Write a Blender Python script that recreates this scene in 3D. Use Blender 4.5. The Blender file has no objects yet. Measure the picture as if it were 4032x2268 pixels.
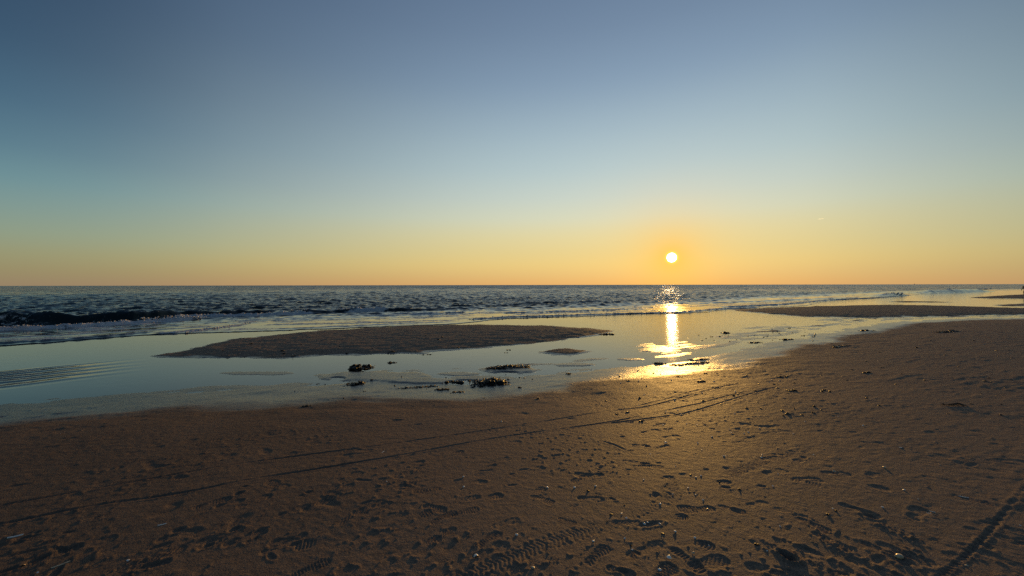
import bpy, bmesh, math, random
import numpy as np
from mathutils import Vector, Matrix

random.seed(7)
rng = np.random.default_rng(11)
sc = bpy.context.scene
COL = sc.collection

# ------------------------------------------------------------------ camera
F = 1456.0            # focal length in pixels of the 4032 px wide photograph
H = 2.0               # lens above the water level
PITCH = math.radians(-0.47)
ROLL = math.radians(-0.10)
cam = bpy.data.objects.new('camera', bpy.data.cameras.new('camera'))
COL.objects.link(cam)
sc.camera = cam
cam.data.sensor_width = 36.0
cam.data.lens = 36.0 * F / 4032
cam.data.clip_start = 0.05
cam.data.clip_end = 90000
cam.location = (0, 0, H)
cam.rotation_euler = (Matrix.Rotation(math.pi / 2 + PITCH, 3, 'X') @ Matrix.Rotation(ROLL, 3, 'Z')).to_euler()
CM = np.array((Matrix.Rotation(math.pi / 2 + PITCH, 3, 'X') @ Matrix.Rotation(ROLL, 3, 'Z')))

# ------------------------------------------------------------------ sun direction
def ray(px, py):
    v = np.array([(px - 2016) / F, -(py - 1134) / F, -1.0])
    v = CM @ v
    return v / np.linalg.norm(v)

SUN = ray(2645, 1014)
SUN_EL = math.asin(SUN[2])
SUN_AZ = math.atan2(SUN[0], SUN[1])

# ------------------------------------------------------------------ world
world = bpy.data.worlds.new("World")
sc.world = world
world.use_nodes = True
nt = world.node_tree
N = nt.nodes
L = nt.links
bg = N['Background']
sky = N.new('ShaderNodeTexSky')
sky.sky_type = 'NISHITA'
sky.sun_disc = False
sky.sun_elevation = SUN_EL
sky.sun_rotation = SUN_AZ
sky.air_density = 1.0
sky.dust_density = 1.0
sky.ozone_density = 1.0
SKY_STRENGTH = 0.1

def srgb(r, g, b):
    f = lambda c: c / 12.92 if c <= 0.04045 else ((c + 0.055) / 1.055) ** 2.4
    return (f(r / 255), f(g / 255), f(b / 255), 1.0)

def mth(op, a, b=None, clamp=False):
    n = N.new('ShaderNodeMath'); n.operation = op; n.use_clamp = clamp
    for i, x in enumerate((a, b)):
        if x is None: continue
        if isinstance(x, (int, float)): n.inputs[i].default_value = x
        else: L.new(x, n.inputs[i])
    return n.outputs[0]

def wramp(fac, stops):
    n = N.new('ShaderNodeValToRGB')
    n.color_ramp.interpolation = 'B_SPLINE'
    e = n.color_ramp.elements
    while len(e) < len(stops): e.new(0.5)
    for el, (p, c) in zip(e, stops):
        el.position = p; el.color = c
    L.new(fac, n.inputs[0])
    return n.outputs[0]

tc = N.new('ShaderNodeTexCoord')
nrm = N.new('ShaderNodeVectorMath'); nrm.operation = 'NORMALIZE'
L.new(tc.outputs['Generated'], nrm.inputs[0])
sep = N.new('ShaderNodeSeparateXYZ'); L.new(nrm.outputs[0], sep.inputs[0])
elev = mth('MULTIPLY', mth('ARCSINE', sep.outputs[2]), 2 / math.pi, clamp=True)      # 0 horizon .. 1 zenith
def dot(vec):
    d = N.new('ShaderNodeVectorMath'); d.operation = 'DOT_PRODUCT'
    L.new(nrm.outputs[0], d.inputs[0]); d.inputs[1].default_value = vec
    return d.outputs['Value']
deg = lambda d: d / 90.0
azim = mth('ARCTAN2', sep.outputs[0], sep.outputs[1])
daz = mth('ADD', azim, -SUN_AZ)
dazn = mth('WRAP', daz, math.pi); 
dazn.node.inputs[2].default_value = -math.pi
wfac = mth('ADD', mth('MULTIPLY', dazn, 1 / (2 * math.pi)), 0.5)
WPTS = [(-180, 0), (-110, 0), (-86, 0), (-72, .08), (-60, .34), (-45, .62), (-30, .86), (-15, .97), (0, 1), (15, .90), (24, .66), (33, .43), (60, .16), (110, 0), (180, 0)]
wsun = wramp(wfac, [(d_ / 360 + .5, (v_, v_, v_, 1)) for d_, v_ in WPTS])
EL = [0, 1.5, 3, 5, 7.5, 10, 13, 17, 22, 28, 34, 40]
NEAR = [[0.80, 0.44, 0.15], [0.82, 0.535, 0.195], [0.866, 0.621, 0.223], [0.828, 0.654, 0.28], [0.799, 0.697, 0.369], [0.715, 0.72, 0.52], [0.613, 0.685, 0.603], [0.492, 0.613, 0.624], [0.383, 0.505, 0.575], [0.25, 0.355, 0.475], [0.18, 0.262, 0.378], [0.132, 0.2, 0.312]]
AWAY = [[0.285, 0.212, 0.135], [0.29, 0.256, 0.14], [0.288, 0.296, 0.17], [0.244, 0.322, 0.2405], [0.181, 0.3, 0.293], [0.125, 0.258, 0.3], [0.078, 0.18, 0.25], [0.045, 0.118, 0.195], [0.026, 0.072, 0.138], [0.021, 0.055, 0.112], [0.021, 0.054, 0.115], [0.02, 0.05, 0.11]]
NEAR_Z, AWAY_Z = [.060, .105, .20], [.020, .048, .105]
def elev_ramp(tab, zen):
    e = np.array(EL + [60, 90]); t = np.array(tab + [[(a_ + b_) / 2 for a_, b_ in zip(tab[-1], zen)], zen])
    q = np.array([0, .5, 1, 1.5, 2, 2.6, 3.3, 4, 5, 6, 7, 8, 9, 10, 11.5, 13, 15, 17, 19.5, 22, 25, 28, 31, 34, 38, 44, 52, 60, 75, 90])
    return wramp(elev, [(deg(a_), tuple(np.interp(a_, e, t[:, c_]) for c_ in range(3)) + (1.0,)) for a_ in q])
near_sun = elev_ramp(NEAR, NEAR_Z)
away = elev_ramp(AWAY, AWAY_Z)
mx = N.new('ShaderNodeMixRGB'); L.new(wsun, mx.inputs[0]); L.new(away, mx.inputs[1]); L.new(near_sun, mx.inputs[2])
# aureole round the sun
ang = mth('ARCCOSINE', mth('MINIMUM', dot(tuple(SUN)), 1.0))
aur = mth('EXPONENT', mth('MULTIPLY', ang, -1 / math.radians(2.4)))
aur2 = mth('EXPONENT', mth('MULTIPLY', mth('MAXIMUM', mth('ADD', ang, -math.radians(0.60)), 0.0), -1 / math.radians(0.14)))
def addc(base, fac, col):
    m = N.new('ShaderNodeMixRGB'); m.blend_type = 'MULTIPLY'; m.inputs[0].default_value = 1.0
    L.new(fac, m.inputs[1]); m.inputs[2].default_value = col
    a = N.new('ShaderNodeMixRGB'); a.blend_type = 'ADD'; a.inputs[0].default_value = 1.0
    L.new(base, a.inputs[1]); L.new(m.outputs[0], a.inputs[2])
    return a.outputs[0]
halo = N.new('ShaderNodeMixRGB'); L.new(mth('MULTIPLY', mth('EXPONENT', mth('MULTIPLY', ang, -1 / math.radians(3.5))), 0.96), halo.inputs[0])
L.new(mx.outputs[0], halo.inputs[1]); halo.inputs[2].default_value = (1.0, 0.54, 0.065, 1)
colr = addc(halo.outputs[0], aur, (0.06, 0.02, 0.0, 1))
colr = addc(colr, aur2, (0.9, 0.75, 0.05, 1))
sky_scaled = N.new('ShaderNodeMixRGB'); sky_scaled.blend_type = 'MULTIPLY'; sky_scaled.inputs[0].default_value = 1.0
L.new(colr, sky_scaled.inputs[1]); sky_scaled.inputs[2].default_value = (1 / SKY_STRENGTH,) * 3 + (1,)
fin = N.new('ShaderNodeMixRGB'); fin.inputs[0].default_value = 0.97
L.new(sky.outputs[0], fin.inputs[1]); L.new(sky_scaled.outputs[0], fin.inputs[2])
L.new(fin.outputs[0], bg.inputs[0])
bg.inputs[1].default_value = SKY_STRENGTH

# ------------------------------------------------------------------ sun lamp
lamp = bpy.data.lights.new('sunlight', 'SUN')
lamp.energy = 3.3
lamp.angle = math.radians(0.55)
lamp.color = (1.0, 0.54, 0.13)
lo = bpy.data.objects.new('sunlight', lamp)
COL.objects.link(lo)
lo.rotation_euler = Vector(SUN).to_track_quat('Z', 'Y').to_euler()
lo.location = (0, 0, 30)

sc.view_settings.view_transform = 'Standard'
sc.view_settings.look = 'None'
sc.view_settings.exposure = 0.0
sc.view_settings.gamma = 1.0
sc.view_settings.use_curve_mapping = False
sc.cycles.max_bounces = 6
sc.cycles.sample_clamp_indirect = 6.0
sc.cycles.sample_clamp_direct = 8.0
sc.cycles.use_denoising = False

# ------------------------------------------------------------------ helpers
def tag(o, label=None, cat=None, group=None, kind=None):
    if label: o['label'] = label
    if cat: o['category'] = cat
    if group: o['group'] = group
    if kind: o['kind'] = kind
    return o

def mesh_obj(name, verts, faces, mat=None, parent=None, smooth=True):
    me = bpy.data.meshes.new(name)
    me.from_pydata([tuple(v) for v in verts], [], faces)
    me.update()
    if smooth: me.polygons.foreach_set('use_smooth', [True] * len(me.polygons))
    o = bpy.data.objects.new(name, me)
    COL.objects.link(o)
    if mat: me.materials.append(mat)
    if parent: o.parent = parent
    return o

def bm_obj(name, bm, mat=None, parent=None, smooth=True):
    me = bpy.data.meshes.new(name)
    bm.to_mesh(me); bm.free()
    if smooth: me.polygons.foreach_set('use_smooth', [True] * len(me.polygons))
    o = bpy.data.objects.new(name, me)
    COL.objects.link(o)
    if mat: me.materials.append(mat)
    if parent: o.parent = parent
    return o

def empty(name, loc, rz=0.0):
    o = bpy.data.objects.new(name, None)
    o.empty_display_size = 0.05
    o.location = loc; o.rotation_euler = (0, 0, rz)
    COL.objects.link(o)
    return o

def hash2(ix, iy, seed):
    h = (ix.astype(np.int64) * 374761393 + iy.astype(np.int64) * 668265263 + seed * 974634777) & 0xFFFFFFFF
    h = ((h ^ (h >> 13)) * 1274126177) & 0xFFFFFFFF
    h = h ^ (h >> 16)
    return (h & 0xFFFF).astype(np.float32) / 65535.0

def gnoise(x, y, seed=0):
    xi = np.floor(x); yi = np.floor(y)
    fx = (x - xi).astype(np.float32); fy = (y - yi).astype(np.float32)
    u = fx * fx * fx * (fx * (fx * 6 - 15) + 10); v = fy * fy * fy * (fy * (fy * 6 - 15) + 10)
    def g(dx, dy):
        a = hash2(xi + dx, yi + dy, seed) * (2 * np.pi)
        return np.cos(a) * (fx - dx) + np.sin(a) * (fy - dy)
    a = g(0, 0); b = g(1, 0); c = g(0, 1); d = g(1, 1)
    return 1.5 * (a + u * (b - a) + v * (c + u * (d - c) - (b + u * (d - b)) + b - a - u * 0) if False else
                  (a * (1 - u) + b * u) * (1 - v) + (c * (1 - u) + d * u) * v)

def fbm(x, y, octv=4, seed=0, gain=0.5):
    s = 0.0; a = 1.0; t = 0.0
    for i in range(octv):
        s = s + a * gnoise(x * 2 ** i + 17.3 * i, y * 2 ** i - 9.1 * i, seed + i)
        t += a; a *= gain
    return s / t

def sstep(a, b, x):
    t = np.clip((x - a) / (b - a), 0, 1)
    return t * t * (3 - 2 * t)

def flat(px, py, z=0.0):
    d = ray(px, py)
    t = (z - H) / d[2]
    return np.array([d[0] * t, d[1] * t])

def line0(pts, z=0.0):
    return np.array([flat(a, b, z) for a, b in pts])

def poly_dist(P, X, Y, signed_left=True):
    """distance to an open polyline, sign (+ on the right of travel), and arc length of the foot point"""
    X = np.asarray(X, np.float32); Y = np.asarray(Y, np.float32); P = np.asarray(P, np.float32)
    best = np.full(X.shape, 1e18, np.float32); sg = np.zeros(X.shape, np.float32); arc = np.zeros(X.shape, np.float32); s0 = 0.0
    n = len(P) - 1
    for i in range(n):
        a = P[i]; b = P[i + 1]; ab = b - a; l2 = ab @ ab; ln = math.sqrt(l2)
        t = ((X - a[0]) * ab[0] + (Y - a[1]) * ab[1]) / l2
        lo_ = -1e9 if i == 0 else 0.0; hi_ = 1e9 if i == n - 1 else 1.0
        t = np.clip(t, lo_, hi_)
        dx = X - a[0] - t * ab[0]; dy = Y - a[1] - t * ab[1]
        d2 = dx * dx + dy * dy
        m = d2 < best
        best = np.where(m, d2, best)
        sg = np.where(m, ab[1] * dx - ab[0] * dy, sg)
        arc = np.where(m, s0 + t * ln, arc)
        s0 += ln
    return (np.sqrt(best) * np.sign(sg)).astype(np.float64), arc.astype(np.float64)

def polygon_inside(P, X, Y):
    """signed distance to a closed polygon, positive inside"""
    best = np.full(X.shape, 1e18); ins = np.zeros(X.shape, bool)
    n = len(P)
    for i in range(n):
        a = P[i]; b = P[(i + 1) % n]; ab = b - a; l2 = ab @ ab
        t = np.clip(((X - a[0]) * ab[0] + (Y - a[1]) * ab[1]) / l2, 0, 1)
        dx = X - a[0] - t * ab[0]; dy = Y - a[1] - t * ab[1]
        best = np.minimum(best, dx * dx + dy * dy)
        c = ((a[1] > Y) != (b[1] > Y)) & (X < (b[0] - a[0]) * (Y - a[1]) / (b[1] - a[1] + 1e-12) + a[0])
        ins ^= c
    d = np.sqrt(best)
    return np.where(ins, d, -d)

def smooth_line(P, it=2):
    P = np.asarray(P, float)
    for _ in range(it):
        Q = np.empty((2 * len(P) - 2, P.shape[1]))
        Q[0::2] = 0.75 * P[:-1] + 0.25 * P[1:]
        Q[1::2] = 0.25 * P[:-1] + 0.75 * P[1:]
        P = np.vstack([P[:1], Q, P[-1:]])
    return P

# ------------------------------------------------------------------ layout of shore, bars and surf (ground plan in metres, measured off the photograph)
SHORE = smooth_line(line0([(-700, 1660), (-300, 1625), (0, 1582), (300, 1558), (620, 1534), (900, 1513), (1150, 1502), (1350, 1501), (1600, 1505),
                           (1900, 1502), (2100, 1482), (2300, 1452), (2560, 1430), (2700, 1424), (2850, 1388), (3000, 1352), (3200, 1313),
                           (3400, 1284), (3500, 1267), (3700, 1256), (4032, 1250), (4700, 1246)]), 0)
SWASH = smooth_line(line0([(-900, 1400), (-400, 1380), (0, 1364), (209, 1349), (365, 1336), (522, 1323), (730, 1315), (887, 1310), (1344, 1294),
                           (1813, 1276), (1970, 1257), (2126, 1251), (2283, 1247), (2491, 1237), (2688, 1234), (2792, 1229), (2860, 1218),
                           (3000, 1213), (3183, 1203), (3220, 1192), (3314, 1180), (3444, 1174), (3522, 1167), (3680, 1157), (3836, 1149),
                           (4032, 1142), (4600, 1136)]), 0)
def ring(pts): return line0(pts)
BARS = [  # outline, height, edge width
    (ring([(610, 1402), (750, 1372), (900, 1336), (1200, 1306), (1500, 1287), (1750, 1279), (1950, 1278), (2180, 1283), (2330, 1292), (2420, 1303),
           (2400, 1316), (2300, 1330), (2150, 1346), (2000, 1362), (1850, 1377), (1700, 1389), (1550, 1396), (1400, 1401), (1200, 1407), (1000, 1413), (800, 1412), (680, 1410)]), 0.115, 1.15),
    (ring([(2870, 1219), (3000, 1214), (3200, 1206), (3400, 1201), (3560, 1201), (3700, 1204), (3900, 1210), (4032, 1214), (4500, 1222), (4500, 1240), (4032, 1240),
           (3800, 1243), (3600, 1249), (3480, 1252), (3300, 1250), (3150, 1246), (3000, 1234), (2920, 1226)]), 0.14, 1.6),
    (ring([(3815, 1171), (3880, 1167), (3960, 1162), (4032, 1159), (4500, 1150), (4500, 1172), (4032, 1176), (3900, 1175), (3850, 1174)]), 0.12, 1.5),
    (ring([(3470, 1187), (3560, 1185), (3680, 1187), (3780, 1190), (3680, 1192), (3540, 1191)]), 0.05, 1.5),
    (ring([(3900, 1201), (4032, 1194), (4500, 1188), (4500, 1200), (4032, 1206), (3950, 1206)]), 0.06, 1.2),
]
MUD = [  # low mud patches: cx, cy, half-width px, half-depth px, height
    (1470, 1482, 260, 22, 0.018), (1640, 1500, 190, 14, 0.022), (2010, 1456, 130, 17, 0.024), (2270, 1436, 95, 8, 0.012), (2222, 1386, 100, 13, 0.030),
    (1800, 1472, 120, 9, 0.010), (1900, 1492, 150, 13, 0.018), (2480, 1415, 70, 6, 0.008), (2560, 1364, 80, 4, 0.008), (1010, 1470, 200, 9, 0.006)]
PUDDLE = [(1828, 1506, 72, 9, 0.05), (2000, 1469, 45, 5, 0.04), (1330, 1492, 30, 7, 0.02)]

CACHE = {}
def base_height(X, Y):
    s, _ = poly_dist(SHORE, X, Y)                    # + towards the camera
    CACHE['s'] = s
    w, _ = poly_dist(SWASH, X, Y)                    # + towards the camera
    wob = 0.35 * fbm(X * 0.35, Y * 0.35, 3, 40)
    wob = wob + 0.22 * fbm(X * 1.3, Y * 2.0, 3, 41)
    s2 = s + wob * sstep(-1.5, 0.5, s) * sstep(4, 1.5, s)
    s3 = np.clip(s2, 0, None) ** 2.6
    up = 0.43 * s3 / (s3 + 19.0) + 0.006 * sstep(0, .5, s2)
    ux = X * 0.92 + Y * 0.39; uy = -X * 0.39 + Y * 0.92
    fl = fbm(ux * 0.30, uy * 1.1, 4, 3)
    shal = np.maximum(sstep(-2.6, -0.4, s) * sstep(-8.0, -5.0, X) * sstep(4.5, 2.5, X), (0.75 + .40 * sstep(-3.2, -1.0, s)) * sstep(2.6, 4.5, X) * sstep(-9, -4, s))
    flatz = -0.022 + 0.0235 * shal + 0.017 * fl + 0.005 * shal * fbm(ux * 2.0, uy * 6.0, 3, 33)
    rag = fbm(ux * .8 + 11, uy * 2.4, 4, 36)
    flatz = flatz + 0.020 * rag * sstep(-3.2, -1.2, s)
    up = up + 0.016 * rag * sstep(2.0, .3, s2) * sstep(-.2, .3, s2)
    down = np.where(s2 < 0, flatz * sstep(0, -1.0, s2), 0.0) - 0.004 * sstep(0.5, -0.5, s2)
    off = np.clip(-w, 0, None)
    z = up + down - 0.02 * np.minimum(off, 60) - 0.05 * sstep(0, 1, off)
    for P, hgt, ew in BARS:
        c = P.mean(0); R = np.abs(P - c).max() + 6
        m = (np.abs(X - c[0]) < R) & (np.abs(Y - c[1]) < R)
        if not m.any(): continue
        d = polygon_inside(P, X[m], Y[m]) + 0.42 * ew * fbm(X[m] * 1.0 / ew, Y[m] * 1.8 / ew, 4, 60)
        bar = hgt * (1 - np.exp(-np.clip(d, 0, None) / ew)) - 0.004 + np.minimum(d, 0) * 0.05
        z[m] = np.maximum(z[m], bar)
    for lst, sgn in ((MUD, 1), (PUDDLE, -1)):
        for cx, cy, hw, hd, hg in lst:
            c = flat(cx, cy); e1 = flat(cx + hw, cy) - c; e2 = flat(cx, cy - hd) - c
            M_ = np.linalg.inv(np.array([e1, e2]).T)
            R = np.abs(e1).max() * 2 + np.abs(e2).max() * 2 + .5
            m = (np.abs(X - c[0]) < R) & (np.abs(Y - c[1]) < R)
            if not m.any(): continue
            a = M_[0, 0] * (X[m] - c[0]) + M_[0, 1] * (Y[m] - c[1]); b = M_[1, 0] * (X[m] - c[0]) + M_[1, 1] * (Y[m] - c[1])
            q = np.sqrt(a * a + b * b) + 0.35 * fbm(X[m] * 2.2, Y[m] * 2.2, 3, 21)
            k = sstep(1.15, 0.55, q)
            if sgn > 0: z[m] = np.maximum(z[m], -0.012 + (hg + 0.012) * k)
            else: z[m] = z[m] * (1 - k) + (-hg * 0.4) * k
    return z

def lookup(G, x, y):
    r = math.hypot(x, y); a = math.atan2(x, y)
    i = int(np.clip(np.searchsorted(RR, r), 1, NR - 1)); j = int(np.clip(np.searchsorted(az_f, a), 1, len(az_f) - 1))
    fi = (r - RR[i - 1]) / (RR[i] - RR[i - 1]); fj = min(1, max(0, (a - az_f[j - 1]) / (az_f[j] - az_f[j - 1])))
    g = G[i - 1:i + 1, j - 1:j + 1]
    return float((g[0, 0] * (1 - fj) + g[0, 1] * fj) * (1 - fi) + (g[1, 0] * (1 - fj) + g[1, 1] * fj) * fi)

def on_ground(px, py):
    z = 0.15
    for _ in range(8):
        p = flat(px, py, z)
        z = 0.5 * z + 0.5 * lookup(BASE, p[0], p[1])
    p = flat(px, py, z)
    return np.array([p[0], p[1], z])

# ------------------------------------------------------------------ the beach as one sheet
az_f = np.radians(np.arange(-63, 63.001, 0.14))
az_c = np.radians(np.concatenate([np.arange(67, 180, 6.5), np.arange(180, 293, 6.5)]))
AZ = np.concatenate([az_f, az_c])
rr = [0.02, 0.3, 0.6, 0.9, 1.15, 1.35, 1.5, 1.6]
while rr[-1] < 3000:
    r = rr[-1]
    st = 0.0036 * r if r < 6.5 else (0.0048 * r if r < 26 else (0.014 * r if r < 130 else 0.12 * r))
    rr.append(r + st)
RR = np.array(rr)
NR, NA = len(RR), len(AZ)
gx = np.sin(AZ)[None, :] * RR[:, None]
gy = np.cos(AZ)[None, :] * RR[:, None]
GZ = base_height(gx.ravel(), gy.ravel()).reshape(NR, NA)
BASE = GZ.copy(); SHORE_S = CACHE['s'].reshape(NR, NA)

coast = math.radians(22)
cu, cv = math.cos(coast), math.sin(coast)
# general unevenness
dist = RR[:, None] * np.ones(NA)[None, :]
dry = sstep(-0.004, 0.05, BASE)
GZ += dry * (0.012 * fbm(gx * 0.55, gy * 0.55, 2, 5) + 0.0012 * fbm(gx * 4.5, gy * 4.5, 3, 6))
ux = gx * cu + gy * cv; uy = -gx * cv + gy * cu
rid = fbm(ux * 2.2, uy * 7.0, 3, 9)
GZ += dry * 0.0022 * rid * (0.4 + 0.6 * sstep(-0.2, 0.4, fbm(gx * 0.5, gy * 0.5, 2, 12)))
ds = fbm(ux * 3.2, uy * 9.5, 3, 51)
ds2 = fbm(ux * 1.3, uy * 4.2, 3, 50)
GZ += dry * 0.008 * sstep(5, 12, dist) * sstep(0.12, 0.5, ds2) * (0.25 + sstep(-.25, .3, fbm(gx * .25 + 7, gy * .25, 2, 49)))
patch_ = 0.15 + sstep(-.22, .25, fbm(gx * .35 + 2, gy * .35, 3, 48))
GZ += dry * (0.0022 * sstep(2, 5, dist) + 0.006 * sstep(5, 11, dist)) * sstep(0.20, 0.38, fbm(ux * 3.0, uy * 6.5, 3, 47)) * patch_
GZ -= dry * (0.0015 * sstep(2, 5, dist) + 0.004 * sstep(5, 11, dist)) * sstep(0.24, 0.40, fbm(ux * 4.0 + 30, uy * 7.5, 3, 46)) * patch_
GZ += dry * (0.0022 * sstep(2, 6, dist) + 0.004 * sstep(6, 14, dist)) * sstep(0.10, 0.5, ds) * (0.3 + sstep(-.2, .3, fbm(gx * .3, gy * .3, 2, 52)))
GZ += dry * sstep(-.3, -1.0, SHORE_S) * (0.022 * fbm(ux * 1.3, uy * 3.4, 4, 53) + .008 * fbm(ux * 5, uy * 11, 3, 54))
# scattered pocks and crumbs everywhere (they read as short dark dashes under the low sun)
pk = fbm(gx * 3.3 + 5, gy * 3.3, 2, 15)
GZ -= dry * 0.007 * sstep(0.34, 0.62, pk) * sstep(-0.15, 0.3, fbm(gx * 0.45, gy * 0.45, 2, 16))
pk2 = fbm(gx * 9.0, gy * 9.0 + 3, 2, 17)
GZ += dry * 0.004 * sstep(0.42, 0.7, pk2) * sstep(0.0, 0.35, fbm(gx * 0.7 + 4, gy * 0.7, 2, 18))

fn = fbm(gx * 15, gy * 15, 3, 55)
GZ += dry * 0.0044 * sstep(0.22, 0.42, fn) * (0.25 + 1.0 * sstep(-.12, .35, fbm(gx * .8 + 9, gy * .8, 3, 56))) * sstep(14, 7, dist)
gs = fbm((gx * .92 - gy * .40) * 9 , (gx * .40 + gy * .92) * 26, 3, 57)
GZ += dry * 0.0016 * gs * sstep(12, 6, dist) * (.3 + sstep(-.1, .4, fbm(gx * .6, gy * .6 + 5, 2, 58)))
def window(cx, cy, R):
    r = math.hypot(cx, cy); a = math.atan2(cx, cy)
    i0 = np.searchsorted(RR, r - R); i1 = np.searchsorted(RR, r + R) + 1
    da = R / max(r, 0.3)
    j0 = np.searchsorted(az_f, a - da); j1 = np.searchsorted(az_f, a + da) + 1
    j1 = min(j1, len(az_f))
    if i0 >= i1 or j0 >= j1: return None
    return slice(i0, i1), slice(j0, j1)

def shoe(cx, cy, ang, D=0.010, size=1.0, ridge=0.004, kind=0, part=0, seed=0):
    w = window(cx, cy, 0.24 * size)
    if w is None: return
    X = gx[w] - cx; Y = gy[w] - cy
    c, s = math.cos(ang), math.sin(ang)
    u = (X * c + Y * s) / size; v = (-X * s + Y * c) / size
    wob = 0.008 * fbm((X + cx) * 22, (Y + cy) * 22, 2, seed)
    t = np.clip((u + 0.085) / 0.17, 0, 1)
    rad = 0.034 + 0.014 * t - 0.016 * np.exp(-((t - 0.42) / 0.22) ** 2)
    d = np.hypot(u - np.clip(u, -0.085, 0.085), v - 0.010 * np.sin(t * 3)) - rad + wob
    ins = sstep(0.006, -0.007, d)
    rim = np.exp(-((d - 0.012) / 0.010) ** 2)
    pw = 1.0
    if part == 1: pw = sstep(-0.03, 0.05, u)
    elif part == 2: pw = sstep(0.03, -0.05, u)
    dep = D * (0.55 + 0.45 * np.abs(2 * t - 1))
    if kind == 0: rd = ridge * np.sin(u * 2 * np.pi / 0.021)
    elif kind == 1: rd = ridge * np.sin((u + np.abs(v) * 0.7) * 2 * np.pi / 0.028)
    elif kind == 2: rd = ridge * np.sin(u * 2 * np.pi / 0.03) * np.sin(v * 2 * np.pi / 0.03)
    else: rd = 0.003 * fbm((X + cx) * 30, (Y + cy) * 30, 2, seed + 5)
    GZ[w] += pw * (ins * (-dep + rd) + rim * D * 0.42 * (1 + 0.9 * fbm((X + cx) * 40, (Y + cy) * 40, 2, seed + 3)))

def hole(cx, cy, ang, a, b, D, seed=0, rimh=0.5, lump=1.0):
    w = window(cx, cy, 2.2 * max(a, b))
    if w is None: return
    X = gx[w] - cx; Y = gy[w] - cy
    c, s = math.cos(ang), math.sin(ang)
    u = (X * c + Y * s) / a; v = (-X * s + Y * c) / b
    q = np.hypot(u, v) + 0.25 * lump * fbm((X + cx) * 18, (Y + cy) * 18, 3, seed)
    GZ[w] += -D * sstep(1.0, 0.45, q) + D * rimh * np.exp(-((q - 1.22) / 0.20) ** 2) * (0.8 + 1.0 * lump * fbm((X + cx) * 35, (Y + cy) * 35, 2, seed + 1))

def clod(cx, cy, R, h):
    w = window(cx, cy, 2.0 * R)
    if w is None: return
    q = np.hypot(gx[w] - cx, gy[w] - cy) / R
    GZ[w] += h * sstep(1.25, 0.35, q)

def groove(pts, width, D, rim, wob=0.0, tread=0.0, pitch=0.02, fade=None):
    P = smooth_line(np.array([on_ground(a, b)[:2] for a, b in pts]), 3)
    lo_, hi_ = P.min(0) - 0.4, P.max(0) + 0.4
    ff = slice(0, len(az_f))
    X = gx[:, ff]; Y = gy[:, ff]
    m = (X > lo_[0]) & (X < hi_[0]) & (Y > lo_[1]) & (Y < hi_[1])
    x = X[m]; y = Y[m]
    d, arc = poly_dist(P, x, y)
    tot = np.sum(np.hypot(*(P[1:] - P[:-1]).T))
    d = d + wob * fbm(arc * 1.7, arc * 0 + 3.3, 2, 77)
    k = sstep(-0.03, 0.1, arc) * sstep(tot + 0.03, tot - 0.1, arc)
    var = np.clip(0.62 + 1.5 * fbm(arc * 1.3, arc * 0 + len(pts), 4, 31), .08, 1.4)
    z = -D * np.exp(-(d / width) ** 4) * var + rim * np.exp(-((np.abs(d) - 1.75 * width) / (0.55 * width)) ** 2) * (0.7 + 0.8 * fbm(x * 25, y * 25, 2, 8))
    if tread: z = z + tread * np.sin(arc * 2 * np.pi / pitch) * np.exp(-(d / (width * 1.5)) ** 4)
    sub = GZ[:, ff]
    sub[m] += z * k
    GZ[:, ff] = sub

def knobby(pts, hw, D, lug, pitch):
    P = smooth_line(np.array([on_ground(a, b)[:2] for a, b in pts]), 3)
    lo_, hi_ = P.min(0) - 0.3, P.max(0) + 0.3
    ff = slice(0, len(az_f))
    X = gx[:, ff]; Y = gy[:, ff]
    m = (X > lo_[0]) & (X < hi_[0]) & (Y > lo_[1]) & (Y < hi_[1])
    x = X[m]; y = Y[m]
    d, arc = poly_dist(P, x, y)
    tot = np.sum(np.hypot(*(P[1:] - P[:-1]).T))
    k = sstep(0, 0.1, arc) * sstep(tot, tot - 0.15, arc) * sstep(hw * 1.12, hw * 0.9, np.abs(d) + 0.01 * fbm(x * 9, y * 9, 2, 4))
    k = k * sstep(-0.45, 0.1, fbm(arc * 1.1, d * 3, 3, 90))
    ph = arc + 0.55 * np.abs(d) + 0.004 * fbm(x * 14, y * 14, 2, 44)
    wv = np.sin(ph * 2 * np.pi / pitch)
    edge = sstep(hw * 0.55, hw * 0.75, np.abs(d))
    wv2 = np.sin(arc * 2 * np.pi / (pitch * 1.5))
    z = -D + lug * np.where(edge > 0.5, np.sign(wv2) * np.abs(wv2) ** 0.5, np.sign(wv) * np.abs(wv) ** 0.6)
    sub = GZ[:, ff]
    sub[m] += z * k
    GZ[:, ff] = sub

# cart ruts across the foreground
groove([(-500, 2075), (0, 1990), (350, 1930), (700, 1868), (1000, 1817), (1344, 1775), (1700, 1724), (2000, 1680), (2400, 1617), (2560, 1588), (2700, 1546), (2850, 1515), (3000, 1499),
        (3300, 1489), (3650, 1489), (4200, 1494)], 0.014, 0.0075, 0.0035, 0.01)
groove([(-500, 2150), (0, 2065), (400, 1984), (700, 1949), (1000, 1884), (1344, 1834), (1700, 1768), (2000, 1713), (2400, 1666), (2600, 1620), (2750, 1590), (2870, 1556), (3000, 1531),
        (3200, 1509), (3600, 1505), (4200, 1510)], 0.015, 0.0080, 0.004, 0.01)
groove([(2400, 1618), (2560, 1602), (2700, 1559), (2850, 1522), (2920, 1508)], 0.018, 0.009, 0.005)
groove([(2400, 1668), (2560, 1648), (2700, 1628), (2800, 1598), (2900, 1567), (3060, 1524)], 0.018, 0.009, 0.005)
groove([(1300, 1800), (1360, 1788), (1420, 1790), (1500, 1772)], 0.018, 0.007, 0.004)
groove([(2360, 1736), (2420, 1752), (2470, 1778)], 0.016, 0.006, 0.005)
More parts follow.
